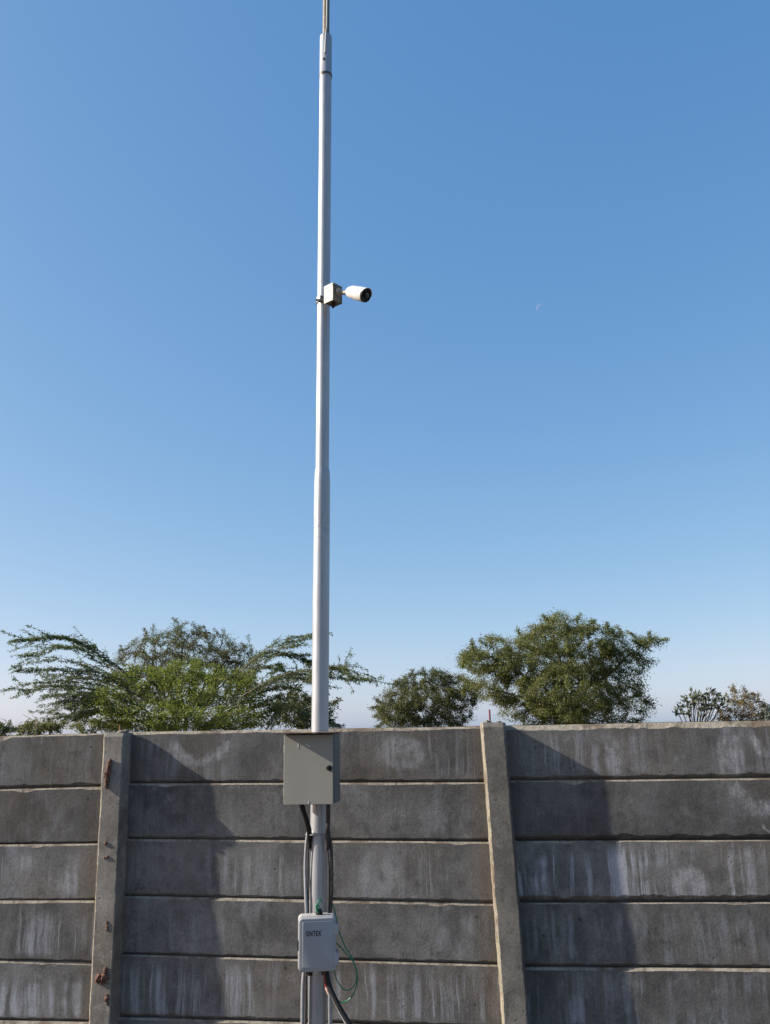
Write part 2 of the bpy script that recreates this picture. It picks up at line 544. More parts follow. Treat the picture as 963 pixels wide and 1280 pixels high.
def tube(name, pts, r, mat, sides=12, parent=None, loc=None):
    v, f = tube_data(pts, r, sides)
    me = pydata(name, v, f, [mat], smooth=True)
    me.set_sharp_from_angle(angle=R_(50))
    return link(name, me, parent, loc)


# ------------------------------------------------------------------ ground
gm = bpy.data.meshes.new('ground')
gb = bmesh.new()
bmesh.ops.create_grid(gb, x_segments=60, y_segments=60, size=1)
for v in gb.verts:
    sx, sy = v.co.x, v.co.y
    v.co.x = math.copysign(abs(sx) ** 3, sx) * 9000 + sx * 12
    v.co.y = math.copysign(abs(sy) ** 3, sy) * 9000 + sy * 12
    v.co.z = 0
gb.to_mesh(gm)
gb.free()
gm.materials.append(M['ground'])
g = link('ground', gm)
g['kind'] = 'structure'

# ------------------------------------------------------------------ boundary wall
rng = random.Random(4)
wall = empty('boundary_wall', (0, 0, 0), 'grey precast concrete boundary wall of stacked horizontal panels between upright posts', 'wall')

# heights of the panel tops, left and right end, for every bay (top row first)
BAYS = [
    (-6.55, -4.38, [[1.60, 1.602], [1.30, 1.294], [1.0, 1.001], [.70, .706], [.41, .417], [.10, .099]]),
    (-4.38, -2.195, [[1.602, 1.622], [1.294, 1.323], [1.001, 1.016], [.706, .717], [.417, .403], [.099, .110]]),
    (-2.195, -0.045, [[1.625, 1.617], [1.339, 1.322], [1.040, 1.019], [.743, .715], [.447, .418], [.138, .123]]),
    (-0.045, 2.12, [[1.618, 1.618], [1.327, 1.325], [1.021, 1.024], [.715, .733], [.411, .426], [.115, .125]]),
    (2.12, 4.29, [[1.618, 1.62], [1.325, 1.32], [1.024, 1.02], [.733, .72], [.426, .42], [.125, .12]]),
]
# per bay and row: how far the top edge / bottom edge stand proud of the wall plane (mm), upper bevel, lower chamfer (mm)
PROUD = {
    1: [(2, 0, 16, 11), (5, 2, 10, 10), (8, 2, 9, 12), (9, 3, 9, 13), (8, 3, 12, 15), (14, 6, 10, 15)],
    2: [(2, 0, 12, 14), (6, 2, 12, 12), (8, 3, 11, 14), (14, 6, 12, 16), (11, 5, 14, 9), (11, 6, 10, 12)],
    3: [(2, 3, 18, 26), (5, 5, 20, 10), (5, 6, 26, 8), (5, 2, 12, 7), (16, 8, 10, 18), (12, 6, 10, 12)],
}
STAINS = {
    (2, 0): [('arc', 0.46, 0.27, 0.16, 0.14, 0.30, 0.245), ('blob', 1.62, 0.16, 0.15, 0.10, 0, 0)],
    (2, 2): [('blob', 1.22, 0.17, 0.03, 0.13, 0, 0)],
    (3, 0): [('blob', 0.62, 0.12, 0.05, 0.13, 0, 0), ('arc', 1.44, 0.24, 0.10, 0.12, 0.30, 0.25), ('blob', 1.22, 0.13, 0.07, 0.15, 0, 0)],
    (3, 1): [('arc', 1.36, 0.33, 0.15, 0.17, 0.30, 0.30), ('arc', 1.38, 0.075, 0.035, 0.03, 0.3, 0.075)],
    (3, 2): [('blob', 0.95, 0.10, 0.10, 0.09, 0, 0)],
}
LOOK = {(1, 2): 'concrete_runs', (1, 3): 'concrete_runs', (1, 4): 'concrete_runs', (3, 2): 'concrete_runs',
        (3, 0): 'concrete_runs', (2, 1): 'concrete_plain', (2, 3): 'concrete_plain', (3, 1): 'concrete_plain', (1, 1): 'concrete_plain',
        (3, 4): 'concrete_runs'}
THICK = 0.052


def make_panel(bay, row, x0, x1, tops, bots, spec):
    pt, pb, bu, bl = [v / 1000 for v in spec]
    if row:
        bl *= 0.66
    bu *= 1.3
    N = 110
    verts, faces, mi = [], [], []
    z_base = min(bots)
    Lx = x1 - x0
    seed = bay * 17 + row * 5
    # profile points: (kind) 0 back bottom,1 back bevel start, 2 front bottom,... built per station
    rowz = 6
    for i in range(N + 1):
        t = i / N
        zt = tops[0] + (tops[1] - tops[0]) * t - z_base
        zb = bots[0] + (bots[1] - bots[0]) * t - z_base + 0.002
        x = t * Lx
        ch = mnoise.noise(Vector((x * 9, seed, 1.7)))
        ch2 = mnoise.noise(Vector((x * 26, seed, 4.1)))
        ch3 = mnoise.noise(Vector((x * 11, seed, 9.1)))
        chip = max(0.0, mnoise.noise(Vector((x * 6, seed, 12.3))) - 0.34) * 0.045
        wav = 0.0025 * mnoise.noise(Vector((x * 1.3, seed, 2.2)))
        yt, yb = -pt + wav, -pb + wav
        lowf = mnoise.noise(Vector((x * 2.3, seed, 41.7)))
        b_low = max(0.002, bl * (1 + 0.55 * lowf + 0.28 * ch + 0.26 * ch2) + chip)
        b_up = bu * (1 + 0.35 * ch3 + 0.3 * mnoise.noise(Vector((x * 30, seed, 7.7)))) + max(0.0, mnoise.noise(Vector((x * 7, seed, 22.3))) - 0.45) * 0.03
        prof = [(THICK - 0.002, zb), (yb + bu * 1.1, zb), (yb + 0.0015, zb + b_up * 0.9), (yb, zb + b_up)]
        za, zc = zb + b_up, zt - b_low
        for k in range(1, rowz):
            s = k / rowz
            prof.append((yb + (yt - yb) * s, za + (zc - za) * s))
        prof += [(yt, zc), (yt + 0.0015, zc + 0.0015), (yt + bl * 0.95, zt), (THICK - 0.002, zt)]
        n = len(prof)
        verts += [(x, y, z) for y, z in prof]
    for i in range(N):
        for k in range(n):
            a, b = i * n + k, i * n + (k + 1) % n
            faces.append((a, b, b + n, a + n))
            mi.append(1 if k in (n - 4, n - 3, n - 2) else 0)
    faces.append(tuple(range(n)))
    mi.append(0)
    faces.append(tuple(range(N * n, N * n + n))[::-1])
    mi.append(0)
    key = LOOK.get((bay, row), 'concrete')
    mat = M[key]
    if (bay, row) in STAINS:
        mat = concrete('cast_concrete_stained', {'concrete': 1.0, 'concrete_runs': 2.2, 'concrete_plain': 0.35}[key], stains=STAINS[(bay, row)])
    me = pydata('panel', verts, faces, [mat, M['edge']], mi)
    bm = bmesh.new()
    bm.from_mesh(me)
    bmesh.ops.recalc_face_normals(bm, faces=bm.faces)
    bm.to_mesh(me)
    bm.free()
    o = link('panel', me, wall, (x0, 0, z_base))
    o.rotation_euler.z = R_({3: -0.0, 2: 0}.get(bay, 0) + rng.uniform(-0.28, 0.28))
    return o


for bi, (xa, xb, tops) in enumerate(BAYS):
    for ri in range(6):
        bt = tops[ri + 1] if ri < 5 else [tops[5][0] - 0.3, tops[5][1] - 0.3]
        spec = PROUD.get(bi, PROUD[1 + (bi + 1) % 2])[ri]
        make_panel(bi, ri, xa + 0.012, xb - 0.012, tops[ri], bt, spec)


def make_post(x, top, lean, seed):
    """upright with flared sides, arrises chipped; front stands ~85 mm proud of the panels"""
    N = 90
    verts, faces, mi = [], [], []
    hw, flare, chm, prot = 0.0600, 0.010, 0.009, 0.094
    zb = -0.25
    for i in range(N + 1):
        z = zb + (top - zb) * i / N
        s = (top - z)
        pr = prot + 0.010 * s / 1.6
        def nz(k, f, a):
            return a * mnoise.noise(Vector((z * f, seed, k)))
        cl = max(0.003, chm + nz(1, 7, 0.005) + nz(2, 30, 0.003))
        cr = max(0.003, chm * 0.5 + nz(3, 8, 0.004) + nz(4, 34, 0.004) + max(0, mnoise.noise(Vector((z * 5, seed, 30))) - 0.35) * 0.05)
        wv = nz(5, 2.0, 0.003)
        wr = nz(6, 18, 0.003) + nz(7, 50, 0.0015)
        wl = nz(8, 16, 0.0025) + nz(9, 45, 0.0012)
        dx = lean * s
        if i == N:
            pr -= 0.012
        verts += [(dx - hw - flare + wl, 0.10, z), (dx - hw - flare + wl, -0.001, z), (dx - hw + wl * .5, -pr + cl, z), (dx - hw + cl, -pr + wv, z),
                  (dx + hw - cr + wr, -pr + wv, z), (dx + hw + wr, -pr + cr, z), (dx + hw + flare, -0.001, z), (dx + hw + flare, 0.10, z)]
    n = 8
    for i in range(N):
        for k in range(n):
            a, b = i * n + k, i * n + (k + 1) % n
            faces.append((a, b, b + n, a + n))
            mi.append(1 if k in (1, 2) else 0)  # only the sunward left side and arris get the sun-pale edge colour
    faces.append(tuple(range(n))[::-1])
    mi.append(0)
    faces.append(tuple(range(N * n, N * n + n)))
    mi.append(1)
    me = pydata('post', verts, faces, [M['post'], M['edge']], mi)
    bm = bmesh.new()
    bm.from_mesh(me)
    for v in bm.verts:
        if v.co.z > top - 1e-4:
            v.co.z += 0.012 * mnoise.noise(Vector((v.co.x * 30, v.co.y * 30, seed * 3.1)))
    bmesh.ops.recalc_face_normals(bm, faces=bm.faces)
    bm.to_mesh(me)
    bm.free()
    return link('post', me, wall, (x, 0, 0))


posts = []
for i, (x, top, lean) in enumerate([(-6.55, 1.61, 0), (-4.38, 1.61, 0.003), (-2.202, 1.622, 0.010), (-0.048, 1.634, 0.029), (2.12, 1.63, 0.0), (4.29, 1.625, 0.004)]):
    posts.append(make_post(x, top, lean, 11 + i * 7))


def lumpy(name, blobs, mat, parent, loc, seed):
    bm = bmesh.new()
    for (bx, by, bz, rx, ry, rz) in blobs:
        r = bmesh.ops.create_icosphere(bm, subdivisions=3, radius=1)
        for v in r['verts']:
            d = 1 + 0.55 * mnoise.noise(v.co * 1.8 + Vector((seed + bx * 90, bz * 70, 0))) + 0.3 * mnoise.noise(v.co * 4.5 + Vector((seed, bz * 50, 3)))
            v.co = Vector((bx + v.co.x * rx * d, by + v.co.y * ry * d, bz + v.co.z * rz * d))
    return link(name, bm_mesh(name, bm, mat, True, 180), parent, loc)


PY = -0.100
pl = posts[2]
def on_post(px, py):
    p = at(px, py, PY)
    return (p[0] - pl.location.x, PY, p[2])
lumpy('mud_clump', [(0.004, -.004, .055, .009, .014, .03), (0.0, -.006, .02, .012, .018, .035), (-.004, -.004, -.02, .011, .016, .03), (-.008, -.003, -.055, .008, .012, .022), (-.016, 0, .0, .010, .010, .02)],
      M['mud'], pl, on_post(136, 968), 3)
lumpy('mud_clump', [(-.02, -.004, .0, .020, .018, .022), (0.012, -.006, .006, .018, .020, .02), (0.014, -.002, .035, .010, .012, .016), (-.03, 0, -.016, .012, .010, .012), (0.0, 0, -.02, .016, .012, .012)],
      M['mud'], pl, on_post(129, 1222), 8)
lumpy('mud_clump', [(0.0, -.002, .0, .011, .010, .02), (0.004, 0, -.026, .007, .008, .012)], M['mud'], pl, on_post(134, 1247), 14)
lumpy('mud_clump', [(0.0, 0, .012, .008, .006, .016), (0.003, 0, -.012, .006, .005, .014)], M['mud'], pl, on_post(134, 1158), 21)
lumpy('mud_clump', [(0.0, 0, .0, .010, .006, .007), (-.014, 0, -.005, .008, .005, .005)], M['mud'], pl, on_post(134, 1071), 25)
lumpy('mud_clump', [(0.0, 0, .0, .008, .006, .010)], M['mud'], pl, on_post(132, 1054), 29)
tube('rebar_stub', [(0.012, -.03, 1.58), (0.013, -.03, 1.64), (0.010, -.032, 1.668)], [.006, .006, .005], M['rust'], 8, pl)
lumpy('mortar_lump', [(0.03, -.04, 1.624, .022, .03, .012), (0.05, -.03, 1.63, .012, .02, .012), (-.035, -.04, 1.62, .02, .03, .006)], M['edge'], pl, (0, 0, 0), 5)
lumpy('mortar_lump', [(-.03, -.03, 1.638, .02, .03, .010), (0.035, -.035, 1.637, .015, .03, .008)], M['post'], posts[3], (0, 0, 0), 9)

# ------------------------------------------------------------------ pole
POLE_Y = -0.45
px_top, px_bot = -0.8766, -0.9406      # leans a little to the right over its height
def pole_x(z):
    return px_bot + (px_top - px_bot) * z / 6.5
pole = empty('steel_pole', (px_bot, POLE_Y, 0), 'tall silver painted stepped steel pole standing in front of the wall', 'pole')
def pp(z, dx=0.0, dy=0.0):
    return (pole_x(z) - px_bot + dx, dy, z)
def ptube(name, prof, mat, sides=40):
    return tube(name, [pp(z) for z, r in prof], [r for z, r in prof], mat, sides, pole)
ptube('lower_tube', [(-.3, .0440), (2.92, .0440), (2.975, .0425), (3.002, .0405), (3.010, .0385)], M['pole'])
ptube('upper_tube', [(2.98, .0372), (5.64, .0372)], M['pole'])
ptube('top_sleeve', [(5.565, .0385), (5.57, .0397), (5.58, .0397), (5.583, .0380), (5.865, .0378), (5.873, .0355)], M['pole'])
ptube('collar', [(5.568, .0408), (5.572, .0414), (5.580, .0414), (5.584, .0406)], M['darksteel'])
ptube('mast', [(5.80, .0215), (6.95, .0215), (6.96, .019)], M['tan'])
strap = tube('strap', [(pp(z, dx, dy)) for z, dx, dy in ((5.715, .004, -.040), (5.78, .006, -.040), (5.865, .008, -.037), (5.92, .010, -.026), (6.1, .011, -.024), (6.95, .010, -.024))], .0055, M['plastic_trim'], 8, pole)
bolt = bmesh.new()
bmesh.ops.create_cone(bolt, cap_ends=True, segments=6, radius1=.008, radius2=.008, depth=.012, matrix=Matrix.Translation(Vector(pp(5.67, -.002, -.040))) @ Matrix.Rotation(R_(90), 4, 'X'))
link('bolt', bm_mesh('bolt', bolt, M['darksteel']), pole)
# concrete footing collar hidden in the soil line
v, f = tube_data([pp(-.1), pp(.035), pp(.05)], [.17, .165, .14], 24)
link('footing', pydata('footing', v, f, [M['post']]), pole)

# ------------------------------------------------------------------ upper control box
bx0, bx1 = -1.061, -0.815
bz0, bz1 = 1.270, 1.600
by_f, by_b = -0.66, -0.50
cb = empty('control_box', ((bx0 + bx1) / 2, by_b, bz0), 'beige grey metal control box with projecting hood fixed high on the pole', 'control box')
def loc_cb(x, y, z):
    return (x - cb.location.x, y - cb.location.y, z - cb.location.z)
hw = (bx1 - bx0) / 2
hgt = bz1 - bz0
link('body', bm_mesh('body', box_bm(-hw + .004, hw + .003, by_f - by_b + .014, 0, .003, hgt + .001, .003), M['boxside'], True), cb)
link('door', bm_mesh('door', box_bm(-hw, hw - .002, by_f - by_b, by_f - by_b + .012, 0, hgt - .006, .0025), M['door'], True), cb)
hood_bm = box_bm(-hw - .012, hw + .014, by_f - by_b - .052, .004, hgt + .0025, hgt + .0065, .0012)
link('hood', bm_mesh('hood', hood_bm, M['hood']), cb)
lk = bmesh.new()
ly = by_f - by_b
lp = loc_cb(*at(412, 960, by_f))
bmesh.ops.create_cone(lk, cap_ends=True, segments=24, radius1=.0135, radius2=.012, depth=.014, matrix=Matrix.Translation((lp[0], ly - .007, lp[2])) @ Matrix.Rotation(R_(90), 4, 'X'))
bmesh.ops.create_cone(lk, cap_ends=True, segments=20, radius1=.008, radius2=.007, depth=.008, matrix=Matrix.Translation((lp[0], ly - .018, lp[2])) @ Matrix.Rotation(R_(90), 4, 'X'))
box_bm(lp[0] - .002, lp[0] + .002, ly - .026, ly - .021, lp[2] - .007, lp[2] + .007, 0, bm=lk)
link('lock', bm_mesh('lock', lk, M['black'], True), cb)
for zz in (.06, hgt - .07):
    hb = bmesh.new()
    bmesh.ops.create_cone(hb, cap_ends=True, segments=10, radius1=.004, radius2=.004, depth=.035, matrix=Matrix.Translation((-hw - .001, by_f - by_b + .013, zz)))
    link('hinge', bm_mesh('hinge', hb, M['boxside'], True), cb)
# paint scrapes / sticker scraps on the door
for (ax, ay, w, h) in ((373, 932.5, .0035, .022), (383.6, 931, .004, .009), (386.6, 932.5, .005, .008), (386, 1003, .003, .014)):
    q = loc_cb(*at(ax, ay, by_f))
    link('paint_scrape', bm_mesh('paint_scrape', box_bm(q[0] - w / 2, q[0] + w / 2, ly - .0012, ly + .002, q[2] - h / 2, q[2] + h / 2), M['white']), cb)
# clamp bar that holds the box to the pole
for zz in (.07, .26):
    z = bz0 + zz
    ring = [(pole_x(z) - cb.location.x + .0475 * math.cos(a), POLE_Y - by_b + .0475 * math.sin(a), zz) for a in [R_(-80 + 10 * k) for k in range(35)]]
    tube('clamp', ring, .005, M['darksteel'], 8, cb)

# ------------------------------------------------------------------ lower junction box
lbx, lbz0, lbz1 = -0.930, 0.523, 0.760
lb = empty('junction_box', (lbx, -0.50, lbz0), 'light grey plastic junction box with black lettering strapped low on the pole', 'junction box', rz=R_(13))
lw, lh = .180, lbz1 - lbz0
link('body', rounded_slab(lw, lh, .070, .020, .003, 'body', M['plastic_trim'], 0, lh / 2, 0), lb)
lid = link('lid', rounded_slab(lw - .006, lh - .006, .030, .018, .005, 'lid', M['plastic'], 0, lh / 2, -.072), lb)
link('lid_panel', rounded_slab(lw - .034, lh - .034, .004, .010, .002, 'lid_panel', M['plastic'], 0.002, lh / 2, -.100), lid)
for (za, zb_) in ((.155, .203), (.028, .082)):
    hm = box_bm(lw / 2 - .016, lw / 2 + .011, -.104, -.030, za, zb_, .004)
    link('hinge', bm_mesh('hinge', hm, M['plastic'], True), lb)
link('latch', bm_mesh('latch', box_bm(-lw / 2 - .003, -lw / 2 + .006, -.098, -.045, .095, .136, .0015), M['black'], True), lb)
for (gx, gz, up) in ((.010, lh, 1), (-.034, 0, -1), (.034, 0, -1)):
    gb2 = bmesh.new()
    for (r, d, o_) in ((.017, .012, .006), (.0135, .014, .018)):
        bmesh.ops.create_cone(gb2, cap_ends=True, segments=12, radius1=r, radius2=r * .95, depth=d, matrix=Matrix.Translation((gx, -.040, gz + up * o_)))
    link('gland', bm_mesh('gland', gb2, M['black'], True), lb)
fc = bpy.data.curves.new('lettering', 'FONT')
fc.body = 'SINTEX'
fc.size = .031
fc.align_x = 'CENTER'
fc.extrude = .0006
fc.offset = .0007
fc.space_character = 1.22
fo = bpy.data.objects.new('lettering_source', fc)
COL.objects.link(fo)
bpy.context.view_layer.update()
dg = bpy.context.evaluated_depsgraph_get()
lm = bpy.data.meshes.new_from_object(fo.evaluated_get(dg))
lm.materials.clear()
lm.materials.append(M['ink'])
bpy.data.objects.remove(fo, do_unlink=True)
bpy.data.curves.remove(fc)
xs = [v.co.x for v in lm.vertices]
kx = .071 / (max(xs) - min(xs))
for v in lm.vertices:
    v.co.x *= kx
lt = link('lettering', lm, lid, (-.018, -.1048, .158))
lt.rotation_euler.x = R_(90)

# ------------------------------------------------------------------ cables and pipes
def cable(name, pts, r, mat, label, cat='cable', n=10, sides=12):
    P = [Vector(p) for p in pts]
    o = P[0].copy()
    ob = tube(name, [p - o for p in catmull(P, n)], r, mat, sides, None, o)
    return tag(ob, label, cat, 'cables, wires and conduits on the pole')


def A(px, py, Y):
    return Vector(at(px, py, Y))


cable('cable', [A(377, 1002, -.57), A(379, 1012, -.57), A(384.5, 1029, -.545), A(387, 1042, -.50), A(386, 1060, -.475)], .0125, M['black'],
      'thick black cable bending from the control box underside to the pole')
cable('cable', [A(410.5, 1002, -.53), A(410.5, 1020, -.53), A(410, 1042, -.515), A(409, 1062, -.50)], .0105, M['conduit'],
      'short dark stained cable dropping straight from the control box')
cable('conduit', [A(385.2, 1040, -.485), A(383.2, 1056, -.475), A(381.8, 1085, -.470), A(382.6, 1120, -.485), A(383.8, 1146, -.485)], .0082, M['greypipe'],
      'pale grey conduit running down the sunlit side of the pole', 'conduit')
cable('cable', [A(388, 1041, -.50), A(385.8, 1060, -.49), A(384.9, 1095, -.485), A(385.6, 1141, -.485)], .0042, M['conduit'],
      'thin black cable between the pale conduit and the pole')
cable('conduit', [A(410.5, 1040, -.50), A(413.6, 1056, -.495), A(415, 1085, -.495), A(414.4, 1120, -.495), A(412, 1150, -.49)], .0088, M['conduit'],
      'dark conduit bowing out along the shaded side of the pole', 'conduit')
cable('cable', [A(407.5, 1044, -.51), A(410.6, 1070, -.50), A(411.6, 1100, -.50), A(410.5, 1148, -.50)], .0050, M['conduit'],
      'thin dark cable squeezed between pole and dark conduit')
cable('conduit', [A(381.5, 1205, -.49), A(379.5, 1225, -.49), A(378.6, 1250, -.49), A(378.4, 1310, -.49)], .0098, M['greypipe'],
      'pale grey conduit below the junction box on the sunlit side', 'conduit')
cable('cable', [A(383.5, 1210, -.50), A(382.6, 1240, -.50), A(382.4, 1310, -.50)], .0055, M['conduit'],
      'thin black cable beside the pole below the junction box')
cable('conduit', [A(411.5, 1205, -.48), A(412.5, 1235, -.48), A(412.8, 1310, -.48)], .0110, M['greypipe'],
      'grey conduit below the junction box on the shaded side', 'conduit')
cable('cable', [A(408, 1210, -.545), A(410, 1225, -.55), A(415, 1240, -.56), A(425, 1260, -.58), A(438, 1282, -.60), A(452, 1306, -.62), A(470, 1333, -.64)], .0115, M['black'],
      'thick black cable slanting down away from the junction box')
cable('cable', [A(412, 1238, -.545), A(420, 1255, -.555), A(431, 1276, -.57), A(446, 1302, -.60), A(462, 1330, -.62)], .0060, M['greypipe'],
      'thin grey cable lying alongside the slanting black cable')
cable('wire', [A(405.5, 1214, -.545), A(406.5, 1226, -.55), A(408.5, 1236, -.555)], .0060, M['red'],
      'short red wire under the junction box', 'wire')
cable('cable_joint', [A(408.3, 1234, -.555), A(409.6, 1238, -.557), A(411.5, 1242, -.558)], .0075, M['copper'],
      'pale taped joint at the end of the red wire', 'cable joint')
cable('wire', [A(397.5, 1141, -.545), A(396.5, 1134, -.55), A(398, 1127, -.55), A(400.5, 1124, -.54), A(402, 1128, -.53)], .0030, M['green'],
      'green wire loop standing out of the top gland', 'wire', 10, 8)
cable('wire', [A(400, 1141, -.54), A(399, 1133, -.545), A(396, 1131, -.55), A(395.5, 1136, -.55), A(398, 1141, -.55)], .0030, M['green'],
      'small green wire curl against the gland on the junction box', 'wire', 10, 8)
cable('wire', [A(415, 1128, -.47), A(419, 1140, -.47), A(424, 1163, -.49), A(431, 1182, -.50), A(441, 1199, -.50), A(446.5, 1218, -.50), A(445, 1235, -.50), A(438, 1248, -.50), A(428, 1253, -.50), A(419, 1249, -.51), A(411, 1240, -.53)],
      .0031, M['green'], 'large green wire loop hanging beside the junction box', 'wire', 12, 8)
cable('wire', [A(418, 1176, -.47), A(424, 1182, -.49), A(433, 1192, -.51), A(442, 1203, -.515), A(446, 1219, -.515), A(443, 1232, -.515), A(435, 1238, -.51), A(427, 1234, -.50), A(421, 1224, -.49), A(418, 1213, -.48)],
      .0028, M['green'], 'smaller green wire loop inside the large green loop', 'wire', 12, 8)
TZ = float(at(398, 1043, -.5)[2])
tie = [(pole_x(TZ) + .066 * math.cos(R_(a)), POLE_Y - .012 + .056 * math.sin(R_(a)), TZ + .003 * math.cos(R_(a))) for a in range(0, 360, 8)]
tie.append(tie[0])
o0 = Vector(tie[0])
tag(tube('binding_wire', [Vector(p) - o0 for p in tie], .0028, M['steel'], 8, None, o0), 'thin steel wire tying the cables round the pole', 'wire')

# ------------------------------------------------------------------ camera on the pole
mb_c = Vector(at(417, 368, -.545))
mb = empty('mounting_box', (mb_c.x, mb_c.y, mb_c.z - .06), 'cream metal mounting box clamped to the pole behind the camera', 'mounting box', rz=R_(-33))
link('body', bm_mesh('body', box_bm(-.033, .033, -.035, .033, 0, .104, .003), M['shadebox'], True), mb)
cv = link('cover', bm_mesh('cover', box_bm(-.036, .036, -.041, -.0355, -.003, .107, .002), M['beige'], True), mb)
link('cover', bm_mesh('cover', box_bm(.0335, .038, -.034, .033, -.003, .107, .002), M['shadebox'], True), mb)  # right-hand cover, painted dark as the face turned from the sun
for (gx, gy, r) in ((.012, -.01, .010), (-.016, .012, .008)):
    gb3 = bmesh.new()
    bmesh.ops.create_cone(gb3, cap_ends=True, segments=14, radius1=r, radius2=r, depth=.012, matrix=Matrix.Translation((gx, gy, -.006)))
    link('knockout', bm_mesh('knockout', gb3, M['black'], True), mb)
for (sx, sz) in ((-.027, .012), (.026, .012), (-.027, .094), (.026, .094), (.004, .068), (.010, .048)):
    sb = bmesh.new()
    bmesh.ops.create_cone(sb, cap_ends=True, segments=10, radius1=.0035, radius2=.003, depth=.004, matrix=Matrix.Translation((sx, -.042, sz)) @ Matrix.Rotation(R_(90), 4, 'X'))
    link('screw', bm_mesh('screw', sb, M['white'], True), mb)
inv = (Matrix.Translation(mb.location) @ Matrix.Rotation(R_(-33), 4, 'Z')).inverted()
for dz in (.058,):
    z = mb.location.z + dz
    ring = [inv @ Vector((pole_x(z) + .0405 * math.cos(R_(a)), POLE_Y + .0405 * math.sin(R_(a)), z)) for a in range(0, 361, 10)]
    tube('band', ring, .0045, M['steel'], 8, mb)
    lug = inv @ Vector((pole_x(z) - .012, POLE_Y - .052, z))
    link('clamp_lug', bm_mesh('clamp_lug', box_bm(lug.x - .016, lug.x + .016, lug.y - .012, lug.y + .014, lug.z - .006, lug.z + .020, .002), M['darksteel'], True), mb)
    tube('clamp_bolt', [inv @ Vector((pole_x(z) - .034, POLE_Y - .058, z - .004)), inv @ Vector((pole_x(z) + .02, POLE_Y - .058, z - .004))], .0065, M['steel'], 10, mb)

ax = Vector((.86, -.50, -.53)).normalized()
c_back = Vector(at(436, 364.5, -.60))
cc_ = empty('surveillance_camera', c_back, 'white bullet surveillance camera with black face angled off the pole', 'security camera')
q = ax.to_track_quat('Z', 'Y')
# frame: z along the lens axis, y kept upright
zax = ax
xax = Vector((0, 0, 1)).cross(zax).normalized()
yax = zax.cross(xax).normalized()
rotm = Matrix((xax, yax, zax)).transposed()
cc_.rotation_euler = rotm.to_euler()
def lathe(name, prof, mat, parent, sides=40, sq=1.0):
    verts, faces = [], []
    for (z, r) in prof:
        for k in range(sides):
            a = 2 * math.pi * k / sides
            verts.append((r * math.cos(a), r * sq * math.sin(a), z))
    for i in range(len(prof) - 1):
        for k in range(sides):
            a, b = i * sides + k, i * sides + (k + 1) % sides
            faces.append((a, b, b + sides, a + sides))
    faces.append(tuple(range(sides))[::-1])
    faces.append(tuple(range((len(prof) - 1) * sides, len(prof) * sides)))
    me = pydata(name, verts, faces, [mat], smooth=True)
    me.set_sharp_from_angle(angle=R_(40))
    return link(name, me, parent)
lathe('body', [(-.004, .016), (.0, .024), (.008, .029), (.022, .033), (.05, .0362), (.09, .0392), (.128, .0402), (.133, .0392)], M['white'], cc_)
# sun shield: a shell over the upper half reaching past the face
sv, sf = [], []
na = 26
for (z, r) in ((.03, .0377), (.09, .0409), (.128, .0419), (.150, .0421)):
    for k in range(na + 1):
        a = R_(8 + 164 * k / na)
        sv.append((r * math.cos(a), r * math.sin(a), z - (0.010 * (1 - math.sin(a)) if z > .14 else 0)))
for (z, r) in ((.03, .0366), (.09, .0395), (.128, .0404), (.150, .0406)):
    for k in range(na + 1):
        a = R_(8 + 164 * k / na)
        sv.append((r * math.cos(a), r * math.sin(a), z - (0.010 * (1 - math.sin(a)) if z > .14 else 0)))
m_ = na + 1
for base in (0, 4 * m_):
    for i in range(3):
        for k in range(na):
            a = base + i * m_ + k
            sf.append((a, a + 1, a + 1 + m_, a + m_))
for k in range(na):
    a, b = 3 * m_ + k, 7 * m_ + k
    sf.append((a, a + 1, b + 1, b))
for i in range(3):
    for k in (0, na):
        a, b = i * m_ + k, (4 + i) * m_ + k
        sf.append((a, a + m_, b + m_, b))
shm = pydata('sun_shield', sv, sf, [M['white']], smooth=True)
shm.set_sharp_from_angle(angle=R_(40))
link('sun_shield', shm, cc_)
fr = lathe('front_face', [(.1335, .0382), (.140, .0387), (.143, .037), (.141, .034), (.138, .020)], M['black'], cc_)
lathe('lens', [(.136, .015), (.146, .015), (.148, .011), (.149, .004)], M['glass'], fr)
for k in range(4):
    a = R_(45 + 90 * k)
    lm_ = bmesh.new()
    bmesh.ops.create_uvsphere(lm_, u_segments=12, v_segments=8, radius=.006, matrix=Matrix.Translation((.028 * math.cos(a), .028 * math.sin(a), .139)))
    link('infrared_lamp', bm_mesh('infrared_lamp', lm_, M['glass'], True), fr)
toloc = (Matrix.Translation(c_back) @ rotm.to_4x4()).inverted()
arm_a = Matrix.Translation(mb.location) @ Matrix.Rotation(R_(-33), 4, 'Z') @ Vector((.038, -.002, .060))
arm_m = (arm_a + c_back) / 2 + Vector((.004, .004, -.004))
tube('arm', catmull([toloc @ arm_a, toloc @ arm_m, toloc @ (c_back + ax * .003)], 6), .012, M['beige'], 14, cc_)
d0 = (arm_m - arm_a).normalized()
tube('arm_flange', [toloc @ arm_a, toloc @ (arm_a + d0 * .010), toloc @ (arm_a + d0 * .014)], [.026, .025, .018], M['beige'], 24, cc_)
tube('swivel', [toloc @ (c_back - ax * .010), toloc @ (c_back - ax * .004), toloc @ (c_back + ax * .006)], [.013, .018, .018], M['beige'], 20, cc_)


